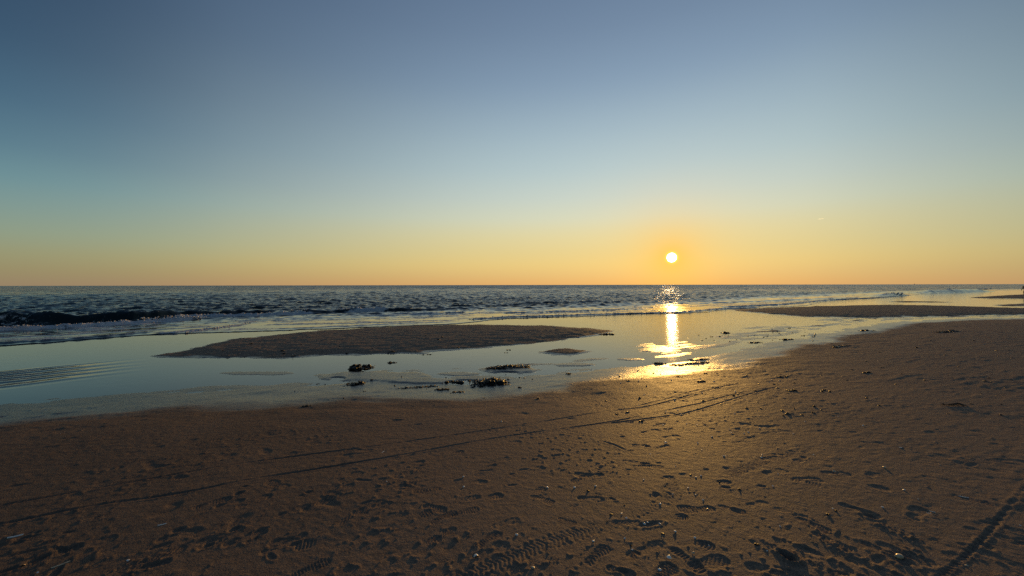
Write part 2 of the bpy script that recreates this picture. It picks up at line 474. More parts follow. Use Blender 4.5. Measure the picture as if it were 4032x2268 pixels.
# serrated wheel rut at the lower right
groove([(3640, 2330), (3700, 2268), (3790, 2200), (3870, 2130), (3950, 2030), (4032, 1925), (4180, 1760)], 0.011, 0.0070, 0.0035, 0.006, 0.0035, 0.018)
# knobby tyre tread in the middle
knobby([(1700, 2330), (1850, 2262), (2000, 2205), (2130, 2148), (2270, 2105), (2400, 2062), (2520, 2010), (2620, 1968), (2700, 1940)], 0.066, 0.0010, 0.0015, 0.030)
knobby([(2850, 1880), (2980, 1825), (3080, 1790), (3140, 1772)], 0.05, 0.001, 0.0022, 0.028)

# footprints one can point at: px, py, direction (deg), kind, depth, size, part
PRINTS = [
    (650, 1745, 18, 3, .014, 1.0, 0), (815, 1742, 22, 0, .013, 1.1, 0), (560, 1752, 20, 3, .014, .9, 0), (420, 1720, 18, 3, .010, 1., 0),
    (250, 1838, 20, 0, .010, .7, 1), (430, 1850, 22, 0, .010, .8, 0), (540, 1818, 20, 2, .010, .8, 0), (440, 2025, 18, 1, .010, .9, 2),
    (830, 1985, 18, 0, .018, 1.0, 0), (900, 1985, 15, 3, .022, .8, 0), (1000, 1975, 24, 3, .016, 1., 0), (1150, 2015, 18, 3, .015, 1., 0), (1250, 1985, 25, 2, .014, 1.1, 0),
    (1290, 1965, 25, 3, .012, .9, 0), (960, 2120, 18, 3, .020, 1., 0), (700, 2110, 15, 3, .018, 1., 0), (200, 2190, 24, 0, .022, 1.05, 0), (330, 2150, 14, 3, .016, 1.2, 0),
    (50, 2120, 15, 3, .016, .9, 0), (620, 2200, 24, 2, .018, 1.1, 0), (1220, 2238, 18, 0, .010, .9, 0), (1100, 2150, 18, 3, .014, .9, 0),
    (1450, 2000, 20, 3, .013, 1.1, 0), (1580, 1915, 10, 0, .012, 1., 1), (1390, 2035, 25, 2, .012, 1., 0), (1560, 1770, 15, 3, .010, .8, 0),
    (1650, 2035, 15, 0, .010, 1., 1), (1745, 2040, 18, 0, .010, .9, 0), (1685, 2145, 25, 1, .015, .8, 1), (1750, 2110, 25, 2, .012, .8, 0),
    (1920, 2130, 20, 0, .014, .9, 0), (1930, 2175, 15, 3, .012, 1.1, 0), (1990, 2065, 10, 3, .010, .9, 0), (1830, 2020, 10, 0, .009, .9, 0), (1960, 1815, 12, 3, .012, 1.1, 0),
    (2130, 1970, -15, 0, .014, .9, 0), (2110, 1940, 20, 1, .012, .8, 1), (2290, 1888, 15, 1, .013, 1.1, 0), (2360, 1854, 70, 0, .010, .5, 0), (2230, 2055, -15, 0, .010, .6, 0),
    (2260, 2000, 60, 3, .010, .5, 0), (2600, 1985, -10, 3, .012, .6, 0), (2660, 2042, 5, 1, .013, .8, 1), (2740, 2140, -8, 1, .018, .9, 1), (2700, 2200, -30, 0, .018, 1.0, 0),
    (2500, 1775, 5, 0, .016, .7, 2), (2560, 1700, 10, 3, .020, 1.2, 0), (2640, 1720, 5, 3, .018, 1., 0), (2520, 1755, -10, 3, .018, .8, 0),
    (2610, 1760, 10, 1, .016, .8, 0), (2480, 1820, -10, 3, .012, .8, 0), (2560, 1840, -5, 0, .014, 1., 0),
    (2880, 2005, -15, 2, .014, .8, 0), (2980, 1985, 5, 3, .010, .8, 0), (3180, 1890, -5, 2, .014, 1., 0), (3290, 1866, -5, 3, .016, 1., 0), (3420, 1920, -8, 3, .018, 1.1, 1),
    (3170, 1900, -15, 0, .010, .9, 0), (3050, 1860, 5, 3, .010, 1.1, 0), (2920, 1740, 0, 3, .010, .8, 0), (3080, 1700, 0, 3, .011, 1., 0), (2980, 1705, -5, 3, .012, .9, 0),
    (3440, 1745, -8, 3, .012, 1.1, 0), (3200, 2065, -60, 1, .016, .9, 0), (3270, 2130, -65, 1, .018, .9, 0), (3380, 2010, -25, 3, .020, 1., 0), (3240, 2200, -30, 3, .020, 1.2, 0),
    (3480, 2175, -30, 2, .016, 1., 0), (3560, 2180, -25, 3, .020, 1.1, 0), (3450, 2245, -25, 3, .018, 1.2, 0), (3960, 2215, -30, 3, .020, 1.2, 0), (3900, 2110, -20, 3, .012, 1., 0),
    (3980, 1815, -8, 3, .016, 1., 0), (3700, 1890, -18, 3, .012, .9, 0), (3820, 1970, -20, 1, .012, .9, 0), (3950, 2080, -20, 2, .012, .9, 0),
    (3040, 2250, -10, 3, .018, 1.2, 0), (2790, 2215, 5, 2, .018, 1.1, 0), (2440, 2250, -10, 3, .022, .7, 0), (2480, 2205, 20, 1, .014, .8, 1), (2350, 2190, 20, 1, .012, 1., 0),
    (2560, 2160, 10, 3, .012, 1., 0), (2610, 2270, 20, 0, .018, 1.1, 0), (3110, 2020, -20, 3, .010, .9, 0)]
for i, (px, py, a, kd, D, sz, pt) in enumerate(PRINTS):
    p = on_ground(px, py)
    # the angle is measured on the ground from the picture's horizontal
    shoe(p[0], p[1], math.radians(a * 2.2 if abs(a) < 45 else a), D * 0.20, sz * .92, 0.0026 if kd != 3 else 0.0014, kd, pt, 100 + i)
HOLES = [  # px, py, direction, half length, half width, depth
    (3105, 2192, -35, .075, .055, .045), (3190, 2165, -30, .06, .04, .015), (940, 1945, 25, .06, .038, .030), (965, 1918, 20, .045, .025, .02), (1215, 1938, 20, .045, .03, .026),
    (920, 2085, 25, .06, .045, .030), (1030, 2085, 20, .06, .035, .025), (990, 2125, 25, .065, .032, .030), (810, 2150, 20, .06, .04, .026), (700, 2090, 25, .06, .05, .024), (1160, 2140, 15, .055, .03, .022),
    (150, 2200, 30, .075, .04, .030), (30, 2245, 20, .09, .03, .030), (600, 2225, 20, .09, .04, .034), (560, 1655, 5, .08, .05, .03), (1560, 1655, 5, .12, .06, .03), (1640, 1672, 5, .10, .04, .018),
    (2540, 1826, -5, .075, .03, .034), (2620, 1880, 5, .04, .03, .024), (2620, 1690, 5, .05, .03, .028), (2640, 1687, 5, .05, .03, .028), (2550, 1757, 8, .05, .03, .03), (2450, 1720, 0, .06, .04, .02), (2860, 1920, -10, .06, .03, .024),
    (3000, 1915, -10, .05, .03, .022), (2600, 1670, 8, .14, .03, .02), (3280, 1862, -10, .07, .04, .022), (3560, 2185, -25, .07, .035, .032), (3430, 2035, -25, .07, .04, .03), (3360, 2000, -20, .06, .03, .022),
    (3880, 2150, 40, .07, .04, .03), (2450, 2248, -5, .05, .028, .03), (3330, 2165, -55, .035, .025, .02), (60, 1910, 12, .12, .04, .022), (100, 2118, 16, .10, .03, .024), (3360, 1700, 0, .07, .03, .02),
    (3060, 1790, -5, .10, .04, .014), (3140, 1640, 0, .09, .04, .018), (3300, 1660, 0, .07, .03, .015), (2830, 1700, 0, .06, .03, .018), (2780, 1850, 0, .05, .03, .015), (2060, 1850, 8, .10, .03, .014), (1440, 1980, 15, .08, .03, .02)]
for i, (px, py, a, la, lb, D) in enumerate(HOLES):
    p = on_ground(px, py)
    hole(p[0], p[1], math.radians(a * 1.8), la * .7, lb * .7, D * (0.60 if i == 0 else 0.25), 300 + i)
# footprint traffic further out, running along the shore
for i in range(420):
    r = 2.6 * (16 / 2.6) ** rng.random(); a = math.radians(rng.uniform(-58, 58))
    x, y = r * math.sin(a), r * math.cos(a)
    w = window(x, y, 0.05)
    if w is None: continue
    b = BASE[w].mean()
    if b < 0.02: continue
    dens = float(fbm(np.array([x * 0.28 + 3]), np.array([y * 0.28]), 2, 222)[0])
    if dens < rng.uniform(-0.35, 0.25): continue
    aa = coast + rng.normal(0, 0.45) + (math.pi if rng.random() < .5 else 0)
    q = rng.random()
    if q < 0.62: shoe(x, y, aa, rng.uniform(.0012, .0048), rng.uniform(.75, 1.15), rng.uniform(.0012, .003), int(rng.integers(0, 4)), int(rng.integers(0, 3)), 400 + i)
    else: hole(x, y, aa, rng.uniform(.03, .10), rng.uniform(.012, .03), rng.uniform(.002, .006), 400 + i)
# crumbs of sand kicked up beside the prints
def crumbs(px0, py0, px1, py1, n, spread, R=(0.004, 0.010)):
    for _ in range(n):
        t = rng.random()
        p = on_ground(px0 + (px1 - px0) * t, py0 + (py1 - py0) * t)
        k = rng.normal(0, spread, 2)
        s_ = rng.uniform(*R) * .72
        clod(p[0] + k[0], p[1] + k[1], s_, s_ * rng.uniform(.35, .8))
crumbs(480, 2240, 1060, 2000, 130, .05); crumbs(860, 2150, 1050, 2010, 60, .03); crumbs(450, 2262, 640, 2205, 50, .05, (.006, .014)); crumbs(1240, 2100, 1420, 2020, 30, .03)
crumbs(3090, 2175, 3180, 2215, 36, .05, (.006, .013)); crumbs(3200, 2090, 3320, 2170, 40, .03, (.006, .013)); crumbs(3420, 2050, 3640, 2140, 60, .03, (.006, .014)); crumbs(3540, 2155, 3620, 2190, 26, .03, (.007, .014))
crumbs(3000, 2160, 3330, 2240, 40, .06); crumbs(2480, 2180, 2700, 2120, 30, .05); crumbs(2640, 1930, 2760, 1945, 30, .04); crumbs(1780, 1965, 1900, 1940, 34, .03); crumbs(1900, 2265, 2200, 2195, 50, .04)
crumbs(100, 2268, 500, 2170, 50, .12)
for _ in range(500):
    r = 1.8 * (7 / 1.8) ** rng.random(); a = math.radians(rng.uniform(-60, 60))
    s_ = rng.uniform(.0035, .008)
    clod(r * math.sin(a), r * math.cos(a), s_ * (.8 + r / 9), s_ * rng.uniform(.3, .7))
# clods and scarps on the near side of the sand bars
for _ in range(420):
    px = rng.uniform(650, 2420); py = rng.uniform(1300, 1408)
    p = flat(px, py, 0.06)
    if polygon_inside(BARS[0][0], np.array([p[0]]), np.array([p[1]]))[0] < 0.1: continue
    s_ = rng.uniform(.015, .05)
    (clod if rng.random() < .5 else (lambda x, y, R, h: hole(x, y, coast, R * 2.2, R, h, 9)))(p[0], p[1], s_, s_ * .35)

def grid_faces(nr, na, wrap):
    i = np.arange(nr - 1)[:, None]; j = np.arange(na if wrap else na - 1)[None, :]
    jn = (j + 1) % na
    a = i * na + j; b = i * na + jn; c = (i + 1) * na + jn; d = (i + 1) * na + j
    return np.stack([a, d, c, b], -1).reshape(-1, 4)

def np_mesh(name, V, Q, mat, attrs=()):
    me = bpy.data.meshes.new(name)
    me.vertices.add(len(V)); me.vertices.foreach_set('co', V.astype(np.float32).ravel())
    me.loops.add(Q.size); me.loops.foreach_set('vertex_index', Q.astype(np.int32).ravel())
    me.polygons.add(len(Q)); me.polygons.foreach_set('loop_start', np.arange(0, Q.size, Q.shape[1], dtype=np.int32))
    me.polygons.foreach_set('loop_total', np.full(len(Q), Q.shape[1], np.int32))
    me.polygons.foreach_set('use_smooth', np.ones(len(Q), bool))
    for an, av in attrs:
        a = me.attributes.new(an, 'FLOAT', 'POINT'); a.data.foreach_set('value', av.astype(np.float32).ravel())
    me.update(calc_edges=True); me.validate()
    me.materials.append(mat)
    o = bpy.data.objects.new(name, me)
    COL.objects.link(o)
    return o

# ------------------------------------------------------------------ materials
class NB:
    def __init__(s, name):
        s.m = bpy.data.materials.new(name); s.m.use_nodes = True
        s.t = s.m.node_tree; s.n = s.t.nodes; s.l = s.t.links
        s.b = s.n['Principled BSDF']; s.out = s.n['Material Output']
        s.pos = s.n.new('ShaderNodeNewGeometry').outputs['Position']
    def lk(s, a, b): s.l.new(a, b)
    def put(s, sock, x):
        if isinstance(x, bpy.types.NodeSocket): s.l.new(x, sock)
        else: sock.default_value = x
    def math(s, op, a, b=0.0, clamp=False):
        n = s.n.new('ShaderNodeMath'); n.operation = op; n.use_clamp = clamp
        s.put(n.inputs[0], a); s.put(n.inputs[1], b); return n.outputs[0]
    def noise(s, scale, detail=4, rough=.55, vec=None, sxyz=None, dist=0.0):
        n = s.n.new('ShaderNodeTexNoise'); n.inputs['Scale'].default_value = scale; n.inputs['Detail'].default_value = detail
        n.inputs['Roughness'].default_value = rough; n.inputs['Distortion'].default_value = dist
        v = vec or s.pos
        if sxyz:
            mp = s.n.new('ShaderNodeMapping'); mp.inputs['Scale'].default_value = sxyz[:3]
            if len(sxyz) > 3: mp.inputs['Rotation'].default_value = (0, 0, sxyz[3])
            s.lk(v, mp.inputs[0]); v = mp.outputs[0]
        s.lk(v, n.inputs['Vector']); return n.outputs[0]
    def map(s, x, a, b, c=0.0, d=1.0, smooth=True):
        n = s.n.new('ShaderNodeMapRange'); n.interpolation_type = 'SMOOTHSTEP' if smooth else 'LINEAR'
        s.put(n.inputs[0], x)
        for i, v in enumerate((a, b, c, d)): s.put(n.inputs[i + 1], v)
        return n.outputs[0]
    def mix(s, f, a, b):
        n = s.n.new('ShaderNodeMix'); n.data_type = 'RGBA'
        s.put(n.inputs[0], f); s.put(n.inputs[6], a); s.put(n.inputs[7], b); return n.outputs[2]
    def attr(s, name):
        n = s.n.new('ShaderNodeAttribute'); n.attribute_name = name; return n.outputs['Fac']
    def bump(s, h, strength, dist, normal=None):
        n = s.n.new('ShaderNodeBump'); s.put(n.inputs['Strength'], strength); s.put(n.inputs['Distance'], dist)
        s.lk(h, n.inputs['Height'])
        if normal: s.lk(normal, n.inputs['Normal'])
        return n.outputs[0]

def sand_material():
    k = NB('sand')
    wet = k.attr('wet')
    fine = k.noise(110, 4, .7); mid = k.noise(18, 5, .6); big = k.noise(.9, 4, .55)
    speck = k.noise(620, 1, .5)
    dryc = k.mix(k.map(mid, .3, .7), (.146, .103, .076, 1), (.206, .148, .109, 1))
    dryc = k.mix(k.map(fine, .35, .75), dryc, (.28, .208, .152, 1))
    dryc = k.mix(k.math('MULTIPLY', k.map(speck, .66, .74), .8), dryc, (.03, .025, .022, 1))
    dimmed = k.math('MULTIPLY', k.attr('dimmed'), k.map(big, .25, .7, .75, 1.0))  # lens falloff toward the left, painted into the sand colour
    dryc = k.mix(dimmed, dryc, (.058, .046, .038, 1))
    wetc = k.mix(k.map(big, .3, .7), (.034, .029, .026, 1), (.048, .038, .032, 1))
    w2 = k.map(k.math('ADD', wet, k.math('MULTIPLY', k.math('ADD', k.noise(1.6, 5, .6, sxyz=(.45, 1.5, 1, math.radians(22))), -.5), .60)), .18, 1.0)
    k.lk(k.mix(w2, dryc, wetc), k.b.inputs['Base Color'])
    k.lk(k.math('ADD', k.map(w2, 0, 1, .62, .24, False), k.math('MULTIPLY', k.math('ADD', mid, -.5), .15)), k.b.inputs['Roughness'])
    k.lk(k.map(w2, 0, .6, .02, .5, False), k.b.inputs['Specular IOR Level'])
    k.lk(k.map(w2, 0, 1, 1.40, 1.42, False), k.b.inputs['IOR'])
    hgt = k.math('ADD', k.math('MULTIPLY', fine, 1.0), k.math('MULTIPLY', mid, 2.2))
    n = k.bump(hgt, k.map(w2, 0, 1, 1.0, .50, False), .0058)
    k.lk(n, k.b.inputs['Normal'])
    return k.m

def sea_material():
    k = NB('sea_water')
    foam = k.attr('foam'); far = k.attr('far')
    lace = k.noise(5.5, 5, .68, sxyz=(1, 1, 1), dist=.6)
    lace2 = k.noise(22, 4, .7)
    f = k.map(k.math('ADD', foam, k.math('ADD', k.math('MULTIPLY', k.math('ADD', lace, -.5), 1.5), k.math('MULTIPLY', k.math('ADD', lace2, -.5), .7))), .42, .72)
    k.lk(k.mix(f, (.006, .013, .013, 1), (.50, .50, .52, 1)), k.b.inputs['Base Color'])
    k.lk(k.map(f, 0, 1, .07, .65, False), k.b.inputs['Roughness'])
    k.b.inputs['IOR'].default_value = 1.333
    calm = k.attr('calm')
    near_h = k.math('ADD', k.noise(3.2, 4, .6), k.math('MULTIPLY', k.noise(11, 3, .6), .35))
    n1 = k.bump(near_h, k.map(calm, 0, 1, .85, .10, False), k.map(calm, 0, 1, .10, .012, False))
    # wind waves too fine for the mesh: facets lean towards the shore, crests run along it
    w1 = k.noise(.55, 4, .65, sxyz=(.35, 1.3, 1, math.radians(-22))); w2 = k.noise(.9, 3, .6)
    gm = k.n.new('ShaderNodeVectorMath'); gm.operation = 'MULTIPLY_ADD'
    cx = k.n.new('ShaderNodeCombineXYZ')
    wbig = k.noise(.10, 3, .6, sxyz=(.5, 1.5, 1, math.radians(-22)))
    lean = k.math('MULTIPLY', far, k.math('ADD', k.map(w1, .30, .72, 0.0, .40, False), k.map(wbig, .40, .62, 0.0, .14))); side = k.math('MULTIPLY', far, k.math('MULTIPLY', k.math('ADD', w2, -.5), 1.5))
    k.lk(k.math('ADD', k.math('MULTIPLY', lean, -.06), side), cx.inputs[0])
    k.lk(k.math('MULTIPLY', lean, -1.0), cx.inputs[1])
    ad = k.n.new('ShaderNodeVectorMath'); ad.operation = 'ADD'; k.lk(n1, ad.inputs[0]); k.lk(cx.outputs[0], ad.inputs[1])
    nm = k.n.new('ShaderNodeVectorMath'); nm.operation = 'NORMALIZE'; k.lk(ad.outputs[0], nm.inputs[0])
    k.n.remove(gm)
    n2 = nm.outputs[0]
    n3 = k.bump(lace2, k.math('MULTIPLY', f, .8), .03, n2)
    k.lk(n3, k.b.inputs['Normal'])
    return k.m

def pool_material():
    k = NB('pool_water')
    rip = k.math('ADD', k.noise(2.2, 4, .6, sxyz=(.6, 1.6, 1, math.radians(22))), k.math('MULTIPLY', k.noise(14, 2, .5, sxyz=(.6, 1.5, 1, math.radians(22))), .25))
    sp = k.n.new('ShaderNodeSeparateXYZ'); k.lk(k.pos, sp.inputs[0])
    flow = k.map(sp.outputs[0], 2.0, 6.0, 0.0, .32)
    patch = k.math('MAXIMUM', k.map(k.noise(.35, 3, .6, sxyz=(.5, 1.4, 1, math.radians(22))), .42, .68, .02, .30), flow)
    n = k.bump(rip, patch, .012)
    chop = k.noise(7, 3, .6, sxyz=(.7, 1.4, 1, math.radians(22)))
    n = k.bump(chop, k.math('MULTIPLY', flow, .8), .022, n)
    va = k.math('ADD', k.math('MULTIPLY', k.math('ADD', sp.outputs[0], 11.6), -.687), k.math('MULTIPLY', k.math('ADD', sp.outputs[1], -8.37), .727))
    vu = k.math('ADD', k.math('MULTIPLY', k.math('ADD', sp.outputs[0], 11.6), .727), k.math('MULTIPLY', k.math('ADD', sp.outputs[1], -8.37), .687))
    va2 = k.math('ADD', va, k.math('MULTIPLY', k.noise(.7, 3, .5), .45))
    band = k.math('SINE', k.math('MULTIPLY', va2, 2 * math.pi / .55))
    msk = k.math('MULTIPLY', k.math('MULTIPLY', k.map(va, -2.3, -1.5), k.map(va, .55, .2)), k.map(vu, 2.6, -.5))
    n = k.bump(k.math('MULTIPLY', band, msk), .8, .016, n)
    g = k.n.new('ShaderNodeBsdfGlossy'); g.inputs['Roughness'].default_value = .045; g.inputs['Color'].default_value = (1, 1, 1, 1)
    t = k.n.new('ShaderNodeBsdfTransparent'); t.inputs['Color'].default_value = (.86, .90, .88, 1)
    fr = k.n.new('ShaderNodeFresnel'); fr.inputs['IOR'].default_value = 1.333
    k.lk(n, g.inputs['Normal']); k.lk(n, fr.inputs['Normal'])
    m = k.n.new('ShaderNodeMixShader'); k.lk(fr.outputs[0], m.inputs[0]); k.lk(t.outputs[0], m.inputs[1]); k.lk(g.outputs[0], m.inputs[2])
    k.n.remove(k.b)
    k.lk(m.outputs[0], k.out.inputs['Surface'])
    return k.m

def plain(name, col, rough=.6, var=.3, scale=40, bump=0.0, spec=.5, trans=0.0):
    k = NB(name)
    nz = k.noise(scale, 4, .6)
    lo_ = tuple(c * (1 - var) for c in col) + (1,); hi_ = tuple(min(1, c * (1 + var)) for c in col) + (1,)
    k.lk(k.mix(k.map(nz, .3, .7), lo_, hi_), k.b.inputs['Base Color'])
    k.b.inputs['Roughness'].default_value = rough
    k.b.inputs['Specular IOR Level'].default_value = spec
    if bump: k.lk(k.bump(nz, .6, bump), k.b.inputs['Normal'])
    return k.m

M_SAND = sand_material(); M_SEA = sea_material(); M_POOL = pool_material()
M_WEED = plain('seaweed', (.012, .009, .007), .45, .85, 30, .01, .2)
M_WEED2 = plain('seaweed_brown', (.030, .022, .012), .5, .5, 40, .01)
M_SHELL = plain('shell', (.80, .76, .68), .14, .12, 90, 0, .8)
M_SHELL2 = plain('shell_tan', (.50, .38, .24), .35, .3, 90, 0, .5)
M_FOAM = plain('foam', (.62, .62, .64), .6, .1, 30)
M_WOOD = plain('driftwood', (.05, .037, .026), .8, .4, 60, .003)
M_COAT = plain('dark_cloth', (.012, .012, .015), .85, .3, 20)
M_TROUSER = plain('dark_trousers', (.015, .014, .016), .85, .3, 20)
M_SKIN = plain('skin', (.40, .24, .17), .5, .1, 20)
M_HAIR = plain('hair', (.02, .014, .010), .6, .3, 60)
M_HULL = plain('boat_hull', (.05, .04, .035), .5, .2, 2)
M_CABIN = plain('boat_cabin', (.10, .085, .07), .5, .2, 2)

# ------------------------------------------------------------------ build the beach
V = np.stack([gx, gy, GZ], -1).reshape(-1, 3)
gX = gx.ravel()
wet = sstep(0.078 - .056 * sstep(-.5, -1.2, SHORE_S.ravel()) + 0.10 * sstep(-.5, -5, gX) * sstep(-.6, -.2, SHORE_S.ravel()), 0.004, BASE.ravel() + 0.03 * fbm(gX * .5, gy.ravel() * .5, 3, 71))
wet = np.maximum(wet, 0.0)
beach = np_mesh('beach', V, grid_faces(NR, NA, True), M_SAND, [('wet', wet), ('dimmed', .60 * sstep(-.6, 0, SHORE_S.ravel()) * sstep(1.2, -3.6, gX + .8 * fbm(gX * .6, gy.ravel() * .6, 3, 72)))])  # second mask darkens the sand leftward, a painted stand-in for lens falloff
tag(beach, 'moist brown sand beach with footprints, ruts and low sand bars', kind='structure')

def ground_z(x, y): return lookup(GZ, x, y)

def place(px, py):
    p = on_ground(px, py)
    z = ground_z(p[0], p[1])
    for _ in range(4):
        q = flat(px, py, z); z = 0.5 * z + 0.5 * ground_z(q[0], q[1])
    q = flat(px, py, z)
    return np.array([q[0], q[1], ground_z(q[0], q[1])])

# ------------------------------------------------------------------ tide pools: a still sheet at water level
pl = SHORE[::2]; ps = SWASH[::2]
def shift(P, d):
    T = np.gradient(P, axis=0); T /= np.linalg.norm(T, axis=1)[:, None]
    return P + np.stack([T[:, 1], -T[:, 0]], 1) * d
near_edge = shift(SHORE, 2.2); far_edge = shift(SWASH, -1.2)
def run_on(P, d):      # carry the line on past the left end of the survey
    t = P[0] - P[2]
    return np.vstack([P[0] + t / np.hypot(*t) * d, P])
near_edge, far_edge = run_on(near_edge, 90), run_on(far_edge, 90)
ring_pts = np.vstack([near_edge, far_edge[::-1]])
bm = bmesh.new()
vs = [bm.verts.new((p[0], p[1], 0.0)) for p in ring_pts]
es = [bm.edges.new((vs[i], vs[(i + 1) % len(vs)])) for i in range(len(vs))]
bmesh.ops.triangle_fill(bm, use_beauty=True, edges=es)
for f in bm.faces:
    if f.normal.z < 0: f.normal_flip()
pool = bm_obj('tide_pool', bm, M_POOL, smooth=False)
tag(pool, 'still shallow tide pool mirroring the evening sky between sand bars', kind='structure')

# ------------------------------------------------------------------ the sea
saz = np.radians(np.concatenate([np.arange(-114, -67, 2.0), np.arange(-66, 66.001, 0.17), np.arange(68, 86, 2.0)]))
rs = [9.0]
while rs[-1] < 28000:
    r = rs[-1]
    st = 0.085 if r < 15 else (0.0052 * r if r < 130 else (0.011 * r if r < 420 else 0.05 * r))
    rs.append(r + st)
RS = np.array(rs); NS, NSA = len(RS), len(saz)
sx = (np.sin(saz)[None, :] * RS[:, None]).ravel(); sy = (np.cos(saz)[None, :] * RS[:, None]).ravel()
srow = np.repeat(np.gradient(RS), NSA); srad = np.repeat(RS, NSA)
wd, warc = poly_dist(SWASH, sx, sy)
off = -wd
front_n = 0.25 * fbm(sx * .9, sy * .9, 3, 201) + 0.08 * fbm(sx * 4, sy * 4, 2, 202)
offn = off + front_n
film = 0.028 * (1 - np.exp(-np.clip(offn, 0, None) / 0.10)) + 0.02 * sstep(0, 4, offn)
sz = np.where(offn > 0, film, -0.22)
foam = 0.10 * sstep(0, .3, offn) * sstep(9, 2, offn) + .14 * sstep(.9, 0.05, offn) * (offn > 0)
# wind waves, growing seaward
amp = sstep(1.0, 14.0, off)
nb = math.radians(112)
for i in range(64):
    lam = 0.42 * (7.5 / 0.42) ** (i / 63.0)
    th = nb + rng.normal(0, 0.55 if lam < 4 else 0.3)
    k = 2 * math.pi / lam
    A = 0.0150 * lam ** 0.50 * (0.6 + 0.8 * rng.random()) * (1.0 if lam < 2.5 else .62)
    fade = sstep(1.2, 2.4, lam / srow)
    ph = k * (sx * math.cos(th) + sy * math.sin(th)) + rng.random() * 6.28
    g1, g2 = rng.normal(0, .22, 2); grp = .62 + .38 * np.sin(k * (g1 * sx + g2 * sy) + i) + .25 * np.sin(k * (g2 * sx - g1 * sy) * .7 + 2 * i)
    s_ = np.sin(ph)
    sz += amp * A * fade * grp * (s_ - 0.22 * np.cos(2 * ph))
sz += amp * .0

def wave(base_px, heights, back=1.9, front=0.42, foamf=0.0, seed=0, name=None, fcrest=0.0):
    """a breaker: steep face towards the beach, long back; its height runs along the crest"""
    global sz, foam
    P = line0(base_px)
    seg = np.concatenate([[0], np.cumsum(np.hypot(*(P[1:] - P[:-1]).T))])
    lo_, hi_ = P.min(0) - 8, P.max(0) + 8
    m = (sx > lo_[0]) & (sx < hi_[0]) & (sy > lo_[1]) & (sy < hi_[1])
    d, arc = poly_dist(P, sx[m], sy[m])
    hh = np.interp(arc, seg, heights, left=0 if heights[0] == 0 else heights[0], right=0 if heights[-1] == 0 else heights[-1])
    o = -d + 0.30 * fbm(arc * .35, arc * 0, 3, 600 + seed)
    hh = hh * (0.88 + 0.35 * fbm(arc * .5, arc * 0 + 7, 3, 620 + seed))
    fr = front * (0.6 + hh)
    up = sstep(0.0, 1.0, o / fr) ** 1.2
    dn = np.exp(-np.clip(o - fr, 0, None) / back)
    sz[m] += hh * up * dn
    if foamf or fcrest:
        band = np.exp(-((o - fr * .8) / (.28 + fr * .5)) ** 2)
        foam[m] = np.maximum(foam[m], (foamf + fcrest * sstep(.1, .5, fbm(arc * .6, arc * 0, 2, 640 + seed))) * band * (hh > .02))

def roller(px_line, hgt, width, fm, seed=0):
    global sz, foam
    P = line0(px_line)
    seg = np.concatenate([[0], np.cumsum(np.hypot(*(P[1:] - P[:-1]).T))])
    lo_, hi_ = P.min(0) - 4, P.max(0) + 4
    m = (sx > lo_[0]) & (sx < hi_[0]) & (sy > lo_[1]) & (sy < hi_[1])
    d, arc = poly_dist(P, sx[m], sy[m])
    o = -d + 0.22 * fbm(arc * .8, arc * 0, 3, 700 + seed)
    k = sstep(0, .8, arc) * sstep(seg[-1], seg[-1] - .8, arc)
    prof = sstep(0, .22 * width, o) * np.exp(-np.clip(o - .22 * width, 0, None) / width) * k
    lump = 1 + 0.9 * fbm(sx[m] * 3.2, sy[m] * 3.2, 4, 720 + seed)
    sz[m] += hgt * prof * np.clip(lump, .1, 3)
    foam[m] = np.maximum(foam[m], fm * np.exp(-((o - .25 * width) / (.75 * width)) ** 2) * k)

wave([(-700, 1330), (-400, 1312), (0, 1289), (261, 1281), (522, 1270), (730, 1254), (950, 1241), (1150, 1233)], [.76, .76, .73, .64, .58, .48, .34, 0], 1.7, .34, 0.0, 1)
wave([(1060, 1239), (1200, 1236), (1344, 1235), (1540, 1232), (1640, 1229), (1760, 1222), (1900, 1217)], [0, .18, .26, .26, .24, .18, 0], 1.5, .4, 0.08, 2)
wave([(1500, 1216), (1800, 1213), (2000, 1206), (2150, 1198), (2350, 1191), (2450, 1188)], [0, .16, .18, .20, .16, 0], 2.2, .7, 0, 3)
wave([(600, 1228), (800, 1224), (1000, 1221), (1250, 1216), (1500, 1210)], [0, .10, .14, .12, 0], 2.5, .9, 0, 4)
wave([(3640, 1157), (3700, 1155), (3800, 1152), (3900, 1149), (3960, 1147)], [0, .75, .85, .9, 0], 4.0, 1.2, .25, 5, fcrest=.8)
wave([(3470, 1170), (3510, 1168), (3560, 1165), (3600, 1163)], [0, .45, .5, 0], 2.5, .9, .5, 6)
wave([(2700, 1200), (3000, 1190), (3300, 1177), (3480, 1170)], [0, .14, .16, 0], 2.5, .8, .15, 7)
roller([(-600, 1346), (-300, 1325), (0, 1308), (313, 1292), (652, 1269), (800, 1259)], .17, .55, .95, 1)
roller([(640, 1262), (850, 1253), (1000, 1248), (1200, 1238), (1260, 1236)], .18, .5, .9, 2)
roller([(1330, 1236), (1440, 1234), (1550, 1231)], .22, .5, .9, 3)
roller([(1590, 1243), (1700, 1240), (1850, 1232)], .10, .5, .7, 4)
roller([(-300, 1372), (0, 1357), (250, 1342), (450, 1325), (640, 1308)], .05, .45, .42, 5)
roller([(560, 1322), (700, 1312), (800, 1302), (900, 1290), (1000, 1279)], .04, .30, .75, 6)
roller([(1850, 1262), (2000, 1252), (2200, 1246), (2500, 1236), (2690, 1232), (2860, 1217), (3000, 1212)], .06, .55, .55, 7)
roller([(1960, 1235), (2150, 1233), (2400, 1224), (2560, 1219)], .06, .5, .4, 8)
roller([(2860, 1212), (3100, 1200), (3300, 1181), (3450, 1174), (3560, 1166)], .10, .7, .62, 9)
